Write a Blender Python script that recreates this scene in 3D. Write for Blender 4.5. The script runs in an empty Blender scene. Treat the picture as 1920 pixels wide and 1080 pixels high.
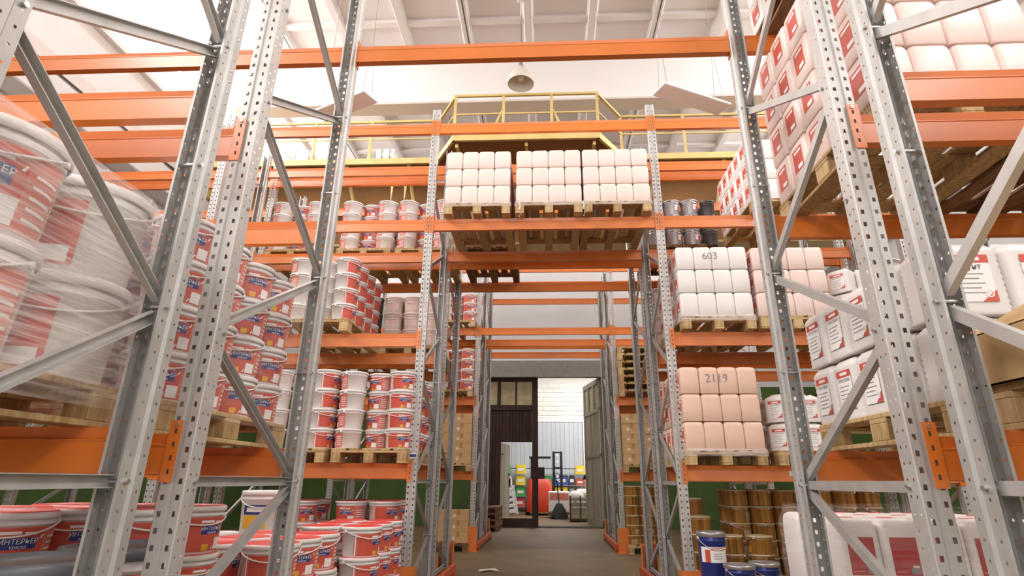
import bpy, bmesh, math, random
from mathutils import Vector, Matrix
random.seed(7)
PI = math.pi
S = bpy.context.scene
COL = S.collection

# ------------------------------------------------------------------ camera
FPX, PITCH, YAW, ROLL = 1057.73, .3574, .0503, .0077
CAM = Vector((.0236, 0, 1.22))
fwd = Vector((-math.sin(YAW)*math.cos(PITCH), math.cos(YAW)*math.cos(PITCH), math.sin(PITCH)))
rgt = Vector((math.cos(YAW), math.sin(YAW), 0)); upv = rgt.cross(fwd)
r2 = rgt*math.cos(ROLL) + upv*math.sin(ROLL); u2 = -rgt*math.sin(ROLL) + upv*math.cos(ROLL)
cd = bpy.data.cameras.new('camera'); cam = bpy.data.objects.new('camera', cd); COL.objects.link(cam)
cam.matrix_world = Matrix(((r2.x, u2.x, -fwd.x, CAM.x), (r2.y, u2.y, -fwd.y, CAM.y), (r2.z, u2.z, -fwd.z, CAM.z), (0, 0, 0, 1)))
cd.sensor_width = 36; cd.lens = FPX*36/1920
cd.shift_x = -13.26/1920; cd.shift_y = -33.05/1920
cd.clip_start = .05; cd.clip_end = 200
S.camera = cam

# ------------------------------------------------------------------ world, lights, exposure
w = bpy.data.worlds.new('world'); S.world = w; w.use_nodes = True
w.node_tree.nodes['Background'].inputs[0].default_value = (1.0, .985, .975, 1)
w.node_tree.nodes['Background'].inputs[1].default_value = 1.1
def area(name, loc, rot, sx, sy, power, col=(1, .975, .96)):
    l = bpy.data.lights.new(name, 'AREA'); l.shape = 'RECTANGLE'; l.size = sx; l.size_y = sy; l.energy = power; l.color = col
    o = bpy.data.objects.new(name, l); COL.objects.link(o); o.location = loc; o.rotation_euler = rot
    return o
# daylight through the clerestory windows of both long walls
area('window_daylight_left', (-8.75, 3, 10.25), (0, -math.radians(66), 0), 2.2, 24, 2800)
area('window_daylight_right', (8.75, 3, 10.25), (0, math.radians(66), 0), 2.2, 24, 2100)
area('front_fill', (0, -8.5, 4.6), (math.radians(84), 0, 0), 12, 7, 300)  # added fill lamp behind the camera for soft frontal light, no gate there
area('beyond_fill', (2.5, 22, 6.2), (0, 0, 0), 7, 7, 560)  # added fill lamp under the ceiling of the room beyond, brightens it
vs = S.view_settings
vs.view_transform = 'Standard'; vs.look = 'None'; vs.gamma = 1.0; vs.use_curve_mapping = False
vs.exposure = .42

# ------------------------------------------------------------------ materials
def lin(c):
    return tuple(((v/255)/12.92 if v/255 <= .04045 else ((v/255+.055)/1.055)**2.4) for v in c)
MATS = {}
def mat(name, rgb, rough=.5, metal=0.0, var=0.0, scale=6.0, rgb2=None, bump=0.0, bscale=60, stretch=(1, 1, 1), spec=.5, coat=0.0):
    m = bpy.data.materials.new(name); m.use_nodes = True
    nt = m.node_tree; b = nt.nodes['Principled BSDF']
    c = lin(rgb); b.inputs['Base Color'].default_value = (*c, 1)
    b.inputs['Roughness'].default_value = rough; b.inputs['Metallic'].default_value = metal
    b.inputs['Specular IOR Level'].default_value = spec
    if coat: b.inputs['Coat Weight'].default_value = coat; b.inputs['Coat Roughness'].default_value = .22
    if var or rgb2 or bump:
        tc = nt.nodes.new('ShaderNodeTexCoord'); mp = nt.nodes.new('ShaderNodeMapping'); mp.inputs['Scale'].default_value = stretch
        nt.links.new(tc.outputs['Object'], mp.inputs[0])
    if var or rgb2:
        n = nt.nodes.new('ShaderNodeTexNoise'); n.inputs['Scale'].default_value = scale; n.inputs['Detail'].default_value = 5
        nt.links.new(mp.outputs[0], n.inputs['Vector'])
        oi = nt.nodes.new('ShaderNodeObjectInfo')
        ad = nt.nodes.new('ShaderNodeMath'); ad.operation = 'MULTIPLY_ADD'; ad.inputs[1].default_value = .35; ad.inputs[2].default_value = -.17
        nt.links.new(oi.outputs['Random'], ad.inputs[0])
        ad2 = nt.nodes.new('ShaderNodeMath'); nt.links.new(n.outputs[0], ad2.inputs[0]); nt.links.new(ad.outputs[0], ad2.inputs[1])
        cr = nt.nodes.new('ShaderNodeValToRGB')
        lo = lin(rgb2) if rgb2 else tuple(v*(1-var) for v in c)
        hi = c if rgb2 else tuple(min(1, v*(1+var*.6)) for v in c)
        cr.color_ramp.elements[0].position = .3; cr.color_ramp.elements[0].color = (*lo, 1)
        cr.color_ramp.elements[1].position = .7; cr.color_ramp.elements[1].color = (*hi, 1)
        nt.links.new(ad2.outputs[0], cr.inputs[0]); nt.links.new(cr.outputs[0], b.inputs['Base Color'])
    if bump:
        n2 = nt.nodes.new('ShaderNodeTexNoise'); n2.inputs['Scale'].default_value = bscale; n2.inputs['Detail'].default_value = 4
        nt.links.new(mp.outputs[0], n2.inputs['Vector'])
        bp = nt.nodes.new('ShaderNodeBump'); bp.inputs['Strength'].default_value = bump; bp.inputs['Distance'].default_value = .01
        nt.links.new(n2.outputs[0], bp.inputs['Height']); nt.links.new(bp.outputs[0], b.inputs['Normal'])
    MATS[name] = m
    return m
M = MATS
mat('orange', (220, 120, 46), .34, var=.08, scale=3, coat=.5)
mat('orange_worn', (205, 92, 44), .5, var=.25, scale=8)
mat('galv', (188, 185, 181), .45, .35, var=.12, scale=9)
mat('galv_dark', (150, 148, 145), .5, .5, var=.15, scale=9)
mat('bolt', (205, 205, 205), .3, .9)
mat('concrete_white', (222, 216, 213), .9, var=.04, scale=1.2, bump=.1, bscale=12)
mat('ceiling', (218, 210, 206), .9, var=.06, scale=.8, bump=.1, bscale=9)
mat('wall_tan', (214, 203, 197), .9, var=.05, scale=1.5)
mat('wall_grey', (224, 222, 222), .9, var=.05, scale=1)
mat('green', (74, 100, 46), .75, var=.15, scale=2)
mat('floor', (114, 94, 66), .62, rgb2=(90, 74, 50), scale=1.6, bump=.15, bscale=18)
mat('joint', (70, 62, 54), .9)
mat('wood', (205, 176, 128), .75, rgb2=(160, 126, 82), scale=5, stretch=(7, 7, 1.2), bump=.15, bscale=20)
mat('wood_old', (150, 112, 76), .8, rgb2=(88, 58, 36), scale=5, stretch=(7, 1.2, 7), bump=.2, bscale=20)
mat('wood_grey', (186, 178, 160), .85, rgb2=(140, 130, 112), scale=4, stretch=(9, 9, .7), bump=.2, bscale=12)
mat('wood_brown', (72, 47, 36), .75, rgb2=(50, 31, 24), scale=4, stretch=(9, 9, .7))
mat('white_plastic', (238, 232, 228), .38, var=.02, coat=.15)
mat('blush_plastic', (238, 214, 205), .42, var=.03, coat=.2)
mat('peach_plastic', (236, 200, 178), .42, var=.03, coat=.2)
mat('red_print', (206, 88, 72), .45, var=.08, scale=9)
mat('pink_print', (217, 122, 106), .45, var=.08, scale=9)
mat('deep_red', (176, 40, 42), .45)
mat('blue_print', (48, 62, 128), .45)
mat('text_white', (244, 240, 238), .5)
mat('text_grey', (142, 134, 136), .6)
mat('text_dark', (72, 66, 80), .6)
mat('yellow_print', (232, 176, 52), .5)
mat('red_lid', (232, 84, 80), .35, coat=.2)
mat('grey_lid', (112, 114, 118), .35)
mat('grey_tin', (170, 166, 166), .32, .6)
mat('dark_tin', (96, 92, 92), .4, .4)
mat('blue_tin', (38, 52, 128), .3, .2, coat=.3)
mat('cardboard', (196, 160, 112), .85, var=.08, scale=3)
mat('tape', (176, 130, 78), .5)
mat('crane_yellow', (206, 180, 116), .55, var=.12, scale=4)
mat('crane_brown', (142, 100, 58), .8, var=.1, scale=2)
mat('lamp_grey', (206, 196, 182), .45)
mat('lamp_inner', (232, 226, 214), .4)
mat('panel_white', (245, 243, 240), .5)
mat('paper', (220, 214, 200), .8)
mat('steel_dark', (52, 50, 50), .45, .4)
mat('black_plastic', (36, 34, 36), .5)
mat('corrugated', (196, 202, 208), .55, .1, var=.05)
mat('brick_white', (232, 230, 222), .9, var=.06, scale=6)
mat('forklift_red', (212, 66, 40), .4, coat=.2)
mat('yellow_box', (232, 210, 40), .6); mat('green_box', (70, 168, 74), .6); mat('blue_box', (60, 96, 176), .6)
mat('orange_box', (224, 130, 60), .6); mat('dark_box', (70, 66, 70), .6); mat('grey_box', (150, 156, 160), .6)
mat('dusty_glass', (206, 196, 160), .5, rgb2=(170, 158, 120), scale=4)
mat('bag_white', (238, 232, 226), .6, var=.04, bump=.4, bscale=14)
mat('stripe_green', (120, 170, 60), .6)
mat('white_frame', (232, 232, 234), .6)

def film_material(name, dens, tint=(245, 236, 232)):
    m = bpy.data.materials.new(name); m.use_nodes = True; nt = m.node_tree; nt.nodes.clear()
    out = nt.nodes.new('ShaderNodeOutputMaterial'); mx = nt.nodes.new('ShaderNodeMixShader')
    tr = nt.nodes.new('ShaderNodeBsdfTransparent'); pb = nt.nodes.new('ShaderNodeBsdfPrincipled')
    pb.inputs['Base Color'].default_value = (*lin(tint), 1); pb.inputs['Roughness'].default_value = .16
    tc = nt.nodes.new('ShaderNodeTexCoord'); mp = nt.nodes.new('ShaderNodeMapping'); mp.inputs['Scale'].default_value = (1.2, 1.2, 26)
    mp.inputs['Rotation'].default_value = (.10, .08, 0)
    n = nt.nodes.new('ShaderNodeTexNoise'); n.inputs['Scale'].default_value = 2.6; n.inputs['Detail'].default_value = 6
    nt.links.new(tc.outputs['Object'], mp.inputs[0]); nt.links.new(mp.outputs[0], n.inputs['Vector'])
    cr = nt.nodes.new('ShaderNodeMapRange'); cr.inputs[1].default_value = .35; cr.inputs[2].default_value = .75
    cr.inputs[3].default_value = dens*.35; cr.inputs[4].default_value = dens*1.9
    nt.links.new(n.outputs[0], cr.inputs[0]); nt.links.new(cr.outputs[0], mx.inputs[0])
    bp = nt.nodes.new('ShaderNodeBump'); bp.inputs['Strength'].default_value = .5; bp.inputs['Distance'].default_value = .02
    nt.links.new(n.outputs[0], bp.inputs['Height']); nt.links.new(bp.outputs[0], pb.inputs['Normal'])
    nt.links.new(tr.outputs[0], mx.inputs[1]); nt.links.new(pb.outputs[0], mx.inputs[2]); nt.links.new(mx.outputs[0], out.inputs[0])
    M[name] = m
film_material('film', .30); film_material('film_thin', .09, (250, 240, 236)); film_material('film_thick', .5)

def stave_material():
    m = bpy.data.materials.new('staves'); m.use_nodes = True; nt = m.node_tree; b = nt.nodes['Principled BSDF']
    tc = nt.nodes.new('ShaderNodeTexCoord'); sp = nt.nodes.new('ShaderNodeSeparateXYZ'); nt.links.new(tc.outputs['Object'], sp.inputs[0])
    at = nt.nodes.new('ShaderNodeMath'); at.operation = 'ARCTAN2'; nt.links.new(sp.outputs[1], at.inputs[0]); nt.links.new(sp.outputs[0], at.inputs[1])
    cb = nt.nodes.new('ShaderNodeCombineXYZ'); nt.links.new(at.outputs[0], cb.inputs[0])
    oi = nt.nodes.new('ShaderNodeObjectInfo'); nt.links.new(oi.outputs['Random'], cb.inputs[1])
    n = nt.nodes.new('ShaderNodeTexNoise'); n.inputs['Scale'].default_value = 3.2; n.inputs['Detail'].default_value = 2; nt.links.new(cb.outputs[0], n.inputs['Vector'])
    cr = nt.nodes.new('ShaderNodeValToRGB'); e = cr.color_ramp.elements
    e[0].position = .3; e[0].color = (*lin((118, 68, 30)), 1); e[1].position = .7; e[1].color = (*lin((206, 150, 74)), 1)
    nt.links.new(n.outputs[0], cr.inputs[0]); nt.links.new(cr.outputs[0], b.inputs['Base Color']); b.inputs['Roughness'].default_value = .35
    M['staves'] = m
stave_material()
mat('can_rim', (196, 174, 138), .4, .1)
mat('can_label', (186, 158, 116), .5)

# ------------------------------------------------------------------ mesh helpers
class MB:
    def __init__(s): s.v = []; s.f = []; s.m = []; s.mats = []; s.sm = []
    def mi(s, m):
        if m not in s.mats: s.mats.append(m)
        return s.mats.index(m)
    def add(s, vs, fs, m, smooth=False, T=None):
        b = len(s.v)
        if T is not None: vs = [T @ Vector(p) for p in vs]
        s.v += [tuple(p) for p in vs]; k = s.mi(m)
        for f in fs: s.f.append([i+b for i in f]); s.m.append(k); s.sm.append(smooth)
    def box(s, x0, x1, y0, y1, z0, z1, m, T=None):
        s.add([(x0, y0, z0), (x1, y0, z0), (x1, y1, z0), (x0, y1, z0), (x0, y0, z1), (x1, y0, z1), (x1, y1, z1), (x0, y1, z1)],
              [(0, 3, 2, 1), (4, 5, 6, 7), (0, 1, 5, 4), (1, 2, 6, 5), (2, 3, 7, 6), (3, 0, 4, 7)], m, False, T)
    def cham(s, x0, x1, y0, y1, z0, z1, m, c=.004, T=None):
        b = bmesh.new(); bmesh.ops.create_cube(b, size=1)
        for v in b.verts: v.co = Vector(((x0+x1)/2+v.co.x*(x1-x0), (y0+y1)/2+v.co.y*(y1-y0), (z0+z1)/2+v.co.z*(z1-z0)))
        bmesh.ops.bevel(b, geom=b.edges[:], offset=c, segments=1, affect='EDGES')
        b.verts.index_update()
        s.add([v.co.copy() for v in b.verts], [[v.index for v in f.verts] for f in b.faces], m, False, T); b.free()
    def lathe(s, prof, m, seg=24, T=None, smooth=True, cap0=False, cap1=False):
        n = len(prof); vs = []
        for i in range(seg):
            a = 2*PI*i/seg
            for r, z in prof: vs.append((r*math.cos(a), r*math.sin(a), z))
        fs = []
        for i in range(seg):
            j = (i+1) % seg
            for k in range(n-1): fs.append((i*n+k, j*n+k, j*n+k+1, i*n+k+1))
        s.add(vs, fs, m, smooth, T)
        if cap0: s.add([vs[i*n] for i in range(seg)], [list(range(seg))[::-1]], m, False, T)
        if cap1: s.add([vs[i*n+n-1] for i in range(seg)], [list(range(seg))], m, False, T)
    def tube(s, pts, r, m, seg=8, closed=False):
        pts = [Vector(p) for p in pts]; n = len(pts); vs = []; fs = []
        ref = Vector((0, 0, 1))
        for i, p in enumerate(pts):
            a = pts[(i-1) % n] if (closed or i > 0) else p; b = pts[(i+1) % n] if (closed or i < n-1) else p
            t = (b-a).normalized(); u = t.cross(ref)
            if u.length < .05: u = t.cross(Vector((1, 0, 0)))
            u.normalize(); q = t.cross(u)
            for k in range(seg):
                an = 2*PI*k/seg; vs.append(p+u*math.cos(an)*r+q*math.sin(an)*r)
        for i in range(n if closed else n-1):
            j = (i+1) % n
            for k in range(seg): l = (k+1) % seg; fs.append((i*seg+k, i*seg+l, j*seg+l, j*seg+k))
        if not closed: fs += [list(range(seg)), [(n-1)*seg+k for k in range(seg)][::-1]]
        s.add(vs, fs, m, True)
    def loft(s, secs, m, cn=4, T=None, smooth=True):
        """secs: (z, half x, half y, corner radius, ox, oy)"""
        vs = []; fs = []; per = 4*(cn+1)
        for z, hx, hy, r in secs:
            for q, (sx, sy) in enumerate(((1, 1), (-1, 1), (-1, -1), (1, -1))):
                for k in range(cn+1):
                    a = q*PI/2 + k*PI/2/cn
                    vs.append((sx*(hx-r)+r*math.cos(a), sy*(hy-r)+r*math.sin(a), z))
        for i in range(len(secs)-1):
            for k in range(per): l = (k+1) % per; fs.append((i*per+k, i*per+l, (i+1)*per+l, (i+1)*per+k))
        s.add(vs, fs, m, smooth, T)
        s.add(vs[:per], [list(range(per))[::-1]], m, False, T); s.add(vs[-per:], [list(range(per))], m, False, T)
    def mesh(s, name):
        me = bpy.data.meshes.new(name); me.from_pydata(s.v, [], s.f)
        for m in s.mats: me.materials.append(M[m])
        me.polygons.foreach_set('material_index', s.m); me.polygons.foreach_set('use_smooth', s.sm)
        me.update(); return me
def obj(name, me, parent=None, loc=(0, 0, 0), rot=(0, 0, 0), scale=None):
    if isinstance(me, MB): me = me.mesh(name)
    o = bpy.data.objects.new(name, me); COL.objects.link(o)
    if parent is not None: o.parent = parent
    o.location = loc; o.rotation_euler = rot
    if scale: o.scale = scale
    return o
def tag(o, label, cat, group=None):
    o['label'] = label; o['category'] = cat
    if group: o['group'] = group
    return o
def thing(name, label, cat, loc=(0, 0, 0), rotz=0, group=None):
    return tag(obj(name, None, None, loc, (0, 0, rotz)), label, cat, group)
def struct(name, me, parent=None):
    o = obj(name, me, parent)
    if parent is None: o['kind'] = 'structure'
    return o
_txt = {}
def text_geo(txt, size, bold=0.0):
    """flat text as (verts, faces), centred, in the x/z plane reading along +x seen from -y"""
    k = (txt, size, bold)
    if k not in _txt:
        c = bpy.data.curves.new('t', 'FONT'); c.body = txt; c.size = size; c.align_x = 'CENTER'; c.align_y = 'CENTER'; c.resolution_u = 2; c.offset = bold
        o = bpy.data.objects.new('t', c); COL.objects.link(o)
        dg = bpy.context.evaluated_depsgraph_get(); dg.update()
        me = o.evaluated_get(dg).to_mesh()
        _txt[k] = ([(v.co.x, 0.0, v.co.y) for v in me.vertices], [list(p.vertices) for p in me.polygons])
        o.evaluated_get(dg).to_mesh_clear(); COL.objects.unlink(o); bpy.data.objects.remove(o); bpy.data.curves.remove(c)
    return _txt[k]

# ------------------------------------------------------------------ room
HW, HC, YB = 8.2, 11.2, 17.3      # half width, ceiling height, back wall
YF = -9.0
b = MB(); b.box(-HW, HW, YF, YB+.05, -.2, 0, 'floor')
flo = struct('floor', b)
b = MB()
for pts in ([(-1.1, 9.1), (-.75, 8.85), (-.4, 8.8), (-.1, 8.45), (.3, 8.3), (.9, 8.5), (1.3, 8.4)], [(.1, 14.6), (.35, 14.4), (.5, 14.1)], [(-1.2, 12.4), (-.2, 12.2), (1.2, 12.35)]):
    for (xa, ya), (xb, yb) in zip(pts, pts[1:]):
        d = Vector((xb-xa, yb-ya, 0)).normalized(); nn = Vector((-d.y, d.x, 0))*.007
        b.add([(xa-nn.x, ya-nn.y, .002), (xb-nn.x, yb-nn.y, .002), (xb+nn.x, yb+nn.y, .002), (xa+nn.x, ya+nn.y, .002)], [(0, 1, 2, 3)], 'joint')
struct('floor_crack', b, flo)
# ceiling of ribbed slabs on deep cross beams
b = MB(); b.box(-HW, HW, YF, YB, HC, HC+.3, 'ceiling'); ceil = struct('ceiling', b)
rib = MB()
rib.add([(-.13, YF, 0), (.13, YF, 0), (.08, YF, -.13), (-.08, YF, -.13), (-.13, YB, 0), (.13, YB, 0), (.08, YB, -.13), (-.08, YB, -.13)],
        [(0, 3, 7, 4), (3, 2, 6, 7), (2, 1, 5, 6)], 'ceiling')
ribm = rib.mesh('ceiling_rib')
jb = MB(); jb.box(-.012, .012, YF, YB, -.134, -.12, 'joint'); jm = jb.mesh('slab_joint')
for i in range(11):
    x = -7.62 + 1.46*i
    o = obj('ceiling_rib', ribm, ceil, (x, 0, HC))
    if i in (1, 4, 7): obj('slab_joint', jm, ceil, (x+.02, 0, HC))
b = MB(); b.box(-HW, HW, 0, .16, -.08, 0, 'ceiling'); cm = b.mesh('cross_rib')
for y in (10.05, 13.2, 15.4): obj('cross_rib', cm, ceil, (0, y, HC))
for n, y in enumerate((11.0, 4.6, -1.8)):
    b = MB(); b.cham(-HW, HW, y, y+.5, 9.6, HC, 'concrete_white', .03); struct('trim_%d' % (n+1), b)
# long walls with clerestory windows
ZB = [0, 3.9, 6.7, 7.62, 7.88, 8.70, 8.95, 9.05]
MT = ['green', 'wall_grey', 'wall_grey', 'wall_tan', 'concrete_white', 'wall_tan', 'concrete_white']
DX = [0, 0, 0, .05, .05, 0, .12]
for side, sg in (('left', -1), ('right', 1)):
    b = MB()
    for k in range(len(MT)):
        x0 = sg*(HW-DX[k]); x1 = sg*(HW+.3)
        b.box(min(x0, x1), max(x0, x1), YF, YB, ZB[k], ZB[k+1], MT[k])
    b.box(*sorted((sg*HW, sg*(HW+.3))), YF, YB, HC-.02, HC+.3, 'concrete_white')
    wl = struct('wall_'+side, b)
    j = MB(); j.box(*sorted((sg*(HW-.055), sg*(HW-.03))), YF, YB, 7.60, 7.625, 'joint'); obj('wall_joint', j, wl)
    for k, y in enumerate([YF+1.0+3.0*i for i in range(9)]):
        wn = MB(); x0, x1 = sorted((sg*(HW-.05), sg*(HW+.06)))
        wn.box(x0, x1, y, y+.16, 9.05, HC-.02, 'white_frame')
        o = struct('window_%d' % (k+1+(0 if sg < 0 else 9)), wn)
        h = MB(); h.box(x0+.02, x1-.02, y+.16, y+3.0, 9.93, 10.0, 'white_frame'); obj('window_bar', h, o)
        h = MB(); h.box(x0+.03, x1-.03, y+1.55, y+1.6, 9.05, HC-.02, 'white_frame'); obj('window_bar', h, o)
# back wall with the gate opening
GX0, GX1, GH = -2.15, 1.66, 4.25
b = MB()
for z0, z1, m, in ((0, 3.9, 'green'), (3.9, HC, 'wall_grey')):
    b.box(-HW, GX0, YB, YB+.4, z0, z1, m); b.box(GX1, HW, YB, YB+.4, z0, z1, m)
b.box(GX0, GX1, YB, YB+.4, GH, HC, 'wall_grey')
struct('wall_back', b)
b = MB()
for k in range(4): b.box(GX0-.4, GX1+.4, YB-.14-.05*k, YB-.02, 4.68-.13*(k+1), 4.68-.13*k, 'galv_dark')
struct('trim_4', b)
b = MB(); b.box(GX0, GX1, YB-.05, YB+.45, -.1, .025, 'joint'); struct('trim_5', b)

# ------------------------------------------------------------------ racks
LV = [0, 1.385, 2.795, 4.235, 5.63]      # beam tops
ROWS = {1: (1.02, 1.985), 2: (2.225, 3.325), 3: (6.235, 7.335), 4: (7.575, 8.675), 5: (11.5, 12.6), 6: (12.84, 13.94)}
ORD = {1: 'first', 2: 'second', 3: 'third', 4: 'fourth', 5: 'fifth', 6: 'sixth'}
UH = 5.85; PT = .0575
def upright_mesh():
    b = MB(); m = 'galv'
    prof = [(-.030, .10), (-.040, .10), (-.040, .055), (-.05, .045), (-.05, .004), (-.046, 0), (-.012, 0), (-.008, .008), (.008, .008), (.012, 0), (.046, 0), (.05, .004), (.05, .045), (.040, .055), (.040, .10), (.030, .10)]
    holes = {2-1: None, 1: (.4, .58, .009), 3: (.4, .6, .009), 5: (.28, .70, .020), 9: (.30, .72, .020), 11: (.4, .6, .009), 13: (.42, .6, .009)}
    n = int((UH-.1)/PT)
    for i in range(len(prof)-1):
        p, q = Vector((*prof[i], 0)), Vector((*prof[i+1], 0))
        h = holes.get(i)
        def quad(t0, t1, z0, z1):
            a, c = p.lerp(q, t0), p.lerp(q, t1)
            b.add([(a.x, a.y, z0), (c.x, c.y, z0), (c.x, c.y, z1), (a.x, a.y, z1)], [(0, 1, 2, 3)], m)
        if not h: quad(0, 1, 0, UH); continue
        t0, t1, hh = h; quad(0, t0, 0, UH); quad(t1, 1, 0, UH); z = 0
        off = .05 if i in (5, 9) else .08
        for k in range(n):
            za = off+k*PT; quad(t0, t1, z, za); z = za+hh
        quad(t0, t1, z, UH)
    return b.mesh('upright')
UP = upright_mesh()
FP = MB(); FP.cham(-.065, .065, -.02, .12, 0, .006, 'galv_dark', .002); FP = FP.mesh('foot_plate')
def brace_mesh(y0, z0, y1, z1):
    d = Vector((0, y1-y0, z1-z0)); L = d.length; d.normalize(); n = Vector((0, -d.z, d.y)); b = MB()
    x = Vector((1, 0, 0)); o = Vector((0, y0, z0)); h = .021
    pr = [(.014, h), (-.014, h), (-.014, -h), (.014, -h), (.014, -h+.003), (-.011, -h+.003), (-.011, h-.003), (.014, h-.003)]
    vs = [o+x*a+n*c for a, c in pr]+[o+d*L+x*a+n*c for a, c in pr]; k = len(pr)
    b.add(vs, [(i, (i+1) % k, (i+1) % k+k, i+k) for i in range(k)], 'galv')
    return b.mesh('brace')
BOLT = MB(); BOLT.lathe([(.009, -.052), (.009, .052)], 'bolt', 6, Matrix.Rotation(PI/2, 4, 'Y'), cap0=True, cap1=True); BOLT = BOLT.mesh('bolt')
_br = {}
def frame(row, x, label):
    yf, yr = ROWS[row]; dp = yr-yf
    t = thing('rack_frame', label, 'rack frame', (x, yf, 0), 0, 'galvanised rack frames')
    ua = obj('upright', UP, t); ub = obj('upright', UP, t, (0, dp, 0), (0, 0, PI))
    obj('foot_plate', FP, ua); obj('foot_plate', FP, ub)
    ya, yb = .075, dp-.075; step = .595; key = (round(dp, 3), row in (2, 4, 6))
    if key not in _br:
        segs = [((ya, 1.21), (yb, 1.21)), ((ya, .13), (yb, .13))]
        nodes = [.13, .62] + [1.21+step*i for i in range(8)]
        flip = key[1]
        for i in range(len(nodes)-1):
            z0, z1 = nodes[i], nodes[i+1]
            lowrear = (i % 2 == 0)           # segment 2 starts at 1.21
            if flip: a, c = ((yb, z0), (ya, z1)) if lowrear else ((ya, z0), (yb, z1))
            else: a, c = ((ya, z0), (yb, z1)) if lowrear else ((yb, z0), (ya, z1))
            g = .035
            segs.append(((a[0], a[1]+g), (c[0], c[1]-g)))
        _br[key] = [brace_mesh(p[0], p[1], q[0], q[1]) for p, q in segs], nodes
    for me in _br[key][0]: obj('brace', me, t)
    if row <= 3:
        for z in _br[key][1][1:7]:
            obj('bolt', BOLT, ua, (0, ya, z)); obj('bolt', BOLT, ub, (0, ya, z))
    return t
BL = 2.7
def beam_mesh(L):
    b = MB(); H = .15
    pr = [(0, 0), (.0, .100), (-.003, .104), (-.003, .108), (.010, .112), (.002, .15), (.036, .15), (.028, .112), (.053, .108), (.053, .104), (.05, .1), (.05, 0)]   # (depth, z): stepped face
    k = len(pr); vs = [(-L/2, y, z) for y, z in pr]+[(L/2, y, z) for y, z in pr]
    b.add(vs, [(i, i+k, (i+1) % k+k, (i+1) % k) for i in range(k)], 'orange')
    b.add(vs, [list(range(k)), list(range(k, 2*k))[::-1]], 'orange')
    return b.mesh('beam')
BEAM = beam_mesh(BL-.01)
def conn_mesh():
    b = MB(); z0, z1 = -.03, .2
    b.box(0, .045, -.005, -.001, z0, z1, 'orange'); b.box(-.0045, -.0005, -.005, .05, z0, z1, 'orange')
    for z in (.0, .05, .1, .15): b.box(.02, .028, -.0065, -.0048, z, z+.018, 'joint')
    b.lathe([(.008, -.004), (.008, .004)], 'bolt', 6, Matrix.Translation((.024, -.007, .185)) @ Matrix.Rotation(PI/2, 4, 'X'), cap0=True, cap1=True)
    return b.mesh('connector')
CON = conn_mesh()
BAYN = {'L': (-2.8, 'left bay'), 'R': (2.8, 'right bay'), 'T': (0, 'over the passage'), 'LL': (-5.6, 'far left bay'), 'RR': (5.6, 'far right bay')}
LVN = {1: 'first level', 2: 'second level', 3: 'third level', 4: 'top level'}
BEAMS = {}
def beam(row, fr, lev, bay):
    yf, yr = ROWS[row]; x, bn = BAYN[bay]; y = yf if fr else yr
    t = thing('rack_beam', 'orange beam on the %s of the %s rack, %s, %s' % ('front' if fr else 'back', ORD[row], LVN[lev], bn), 'rack beam',
              (x, y, LV[lev]-.15), 0 if fr else PI, 'orange pallet rack beams')
    obj('beam', BEAM, t, (0, .003, 0))
    obj('connector', CON, t, (BL/2, 0, 0)); obj('connector', CON, t, (-BL/2, 0, 0), (0, 0, 0), (-1, 1, 1))
    BEAMS[(row, fr, lev, bay)] = t
    return t
for r in ROWS:
    frame(r, -1.4, 'galvanised upright frame of the %s rack on the left of the passage' % ORD[r])
    frame(r, 1.4, 'galvanised upright frame of the %s rack on the right of the passage' % ORD[r])
    for fr in (True, False):
        for lev in ((1, 2) if r == 1 else (1, 2, 3) if r == 2 else (1, 2, 3, 4)):
            beam(r, fr, lev, 'L'); beam(r, fr, lev, 'R')
        if r == 2 and not fr: beam(r, fr, 3, 'T')
        if r >= 3: beam(r, fr, 3, 'T'); beam(r, fr, 4, 'T')
    if r >= 2:
        frame(r, -4.2, 'galvanised upright frame at the outer end of the left bay, %s rack' % ORD[r])
        frame(r, 4.2, 'galvanised upright frame at the outer end of the right bay, %s rack' % ORD[r])
    if r in (3, 4):
        frame(r, -7.0, 'galvanised upright frame at the wall side of the far left bay, %s rack' % ORD[r])
        for fr in (True, False):
            for lev in (1, 3, 4): beam(r, fr, lev, 'LL')
            beam(r, fr, 1, 'RR')
        frame(r, 7.0, 'galvanised upright frame at the wall side of the far right bay, %s rack' % ORD[r])
b = MB(); b.box(-.32, -.25, -.003, .002, .05, .1, 'paper'); obj('sticker', b, BEAMS[(3, True, 1, 'R')])
b = MB(); b.box(1.36, 1.44, -.012, -.006, .2, .26, 'paper'); b.box(1.365, 1.435, -.0135, -.0118, .215, .245, 'blue_print'); obj('location_tag', b, BEAMS[(3, True, 1, 'L')])
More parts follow.
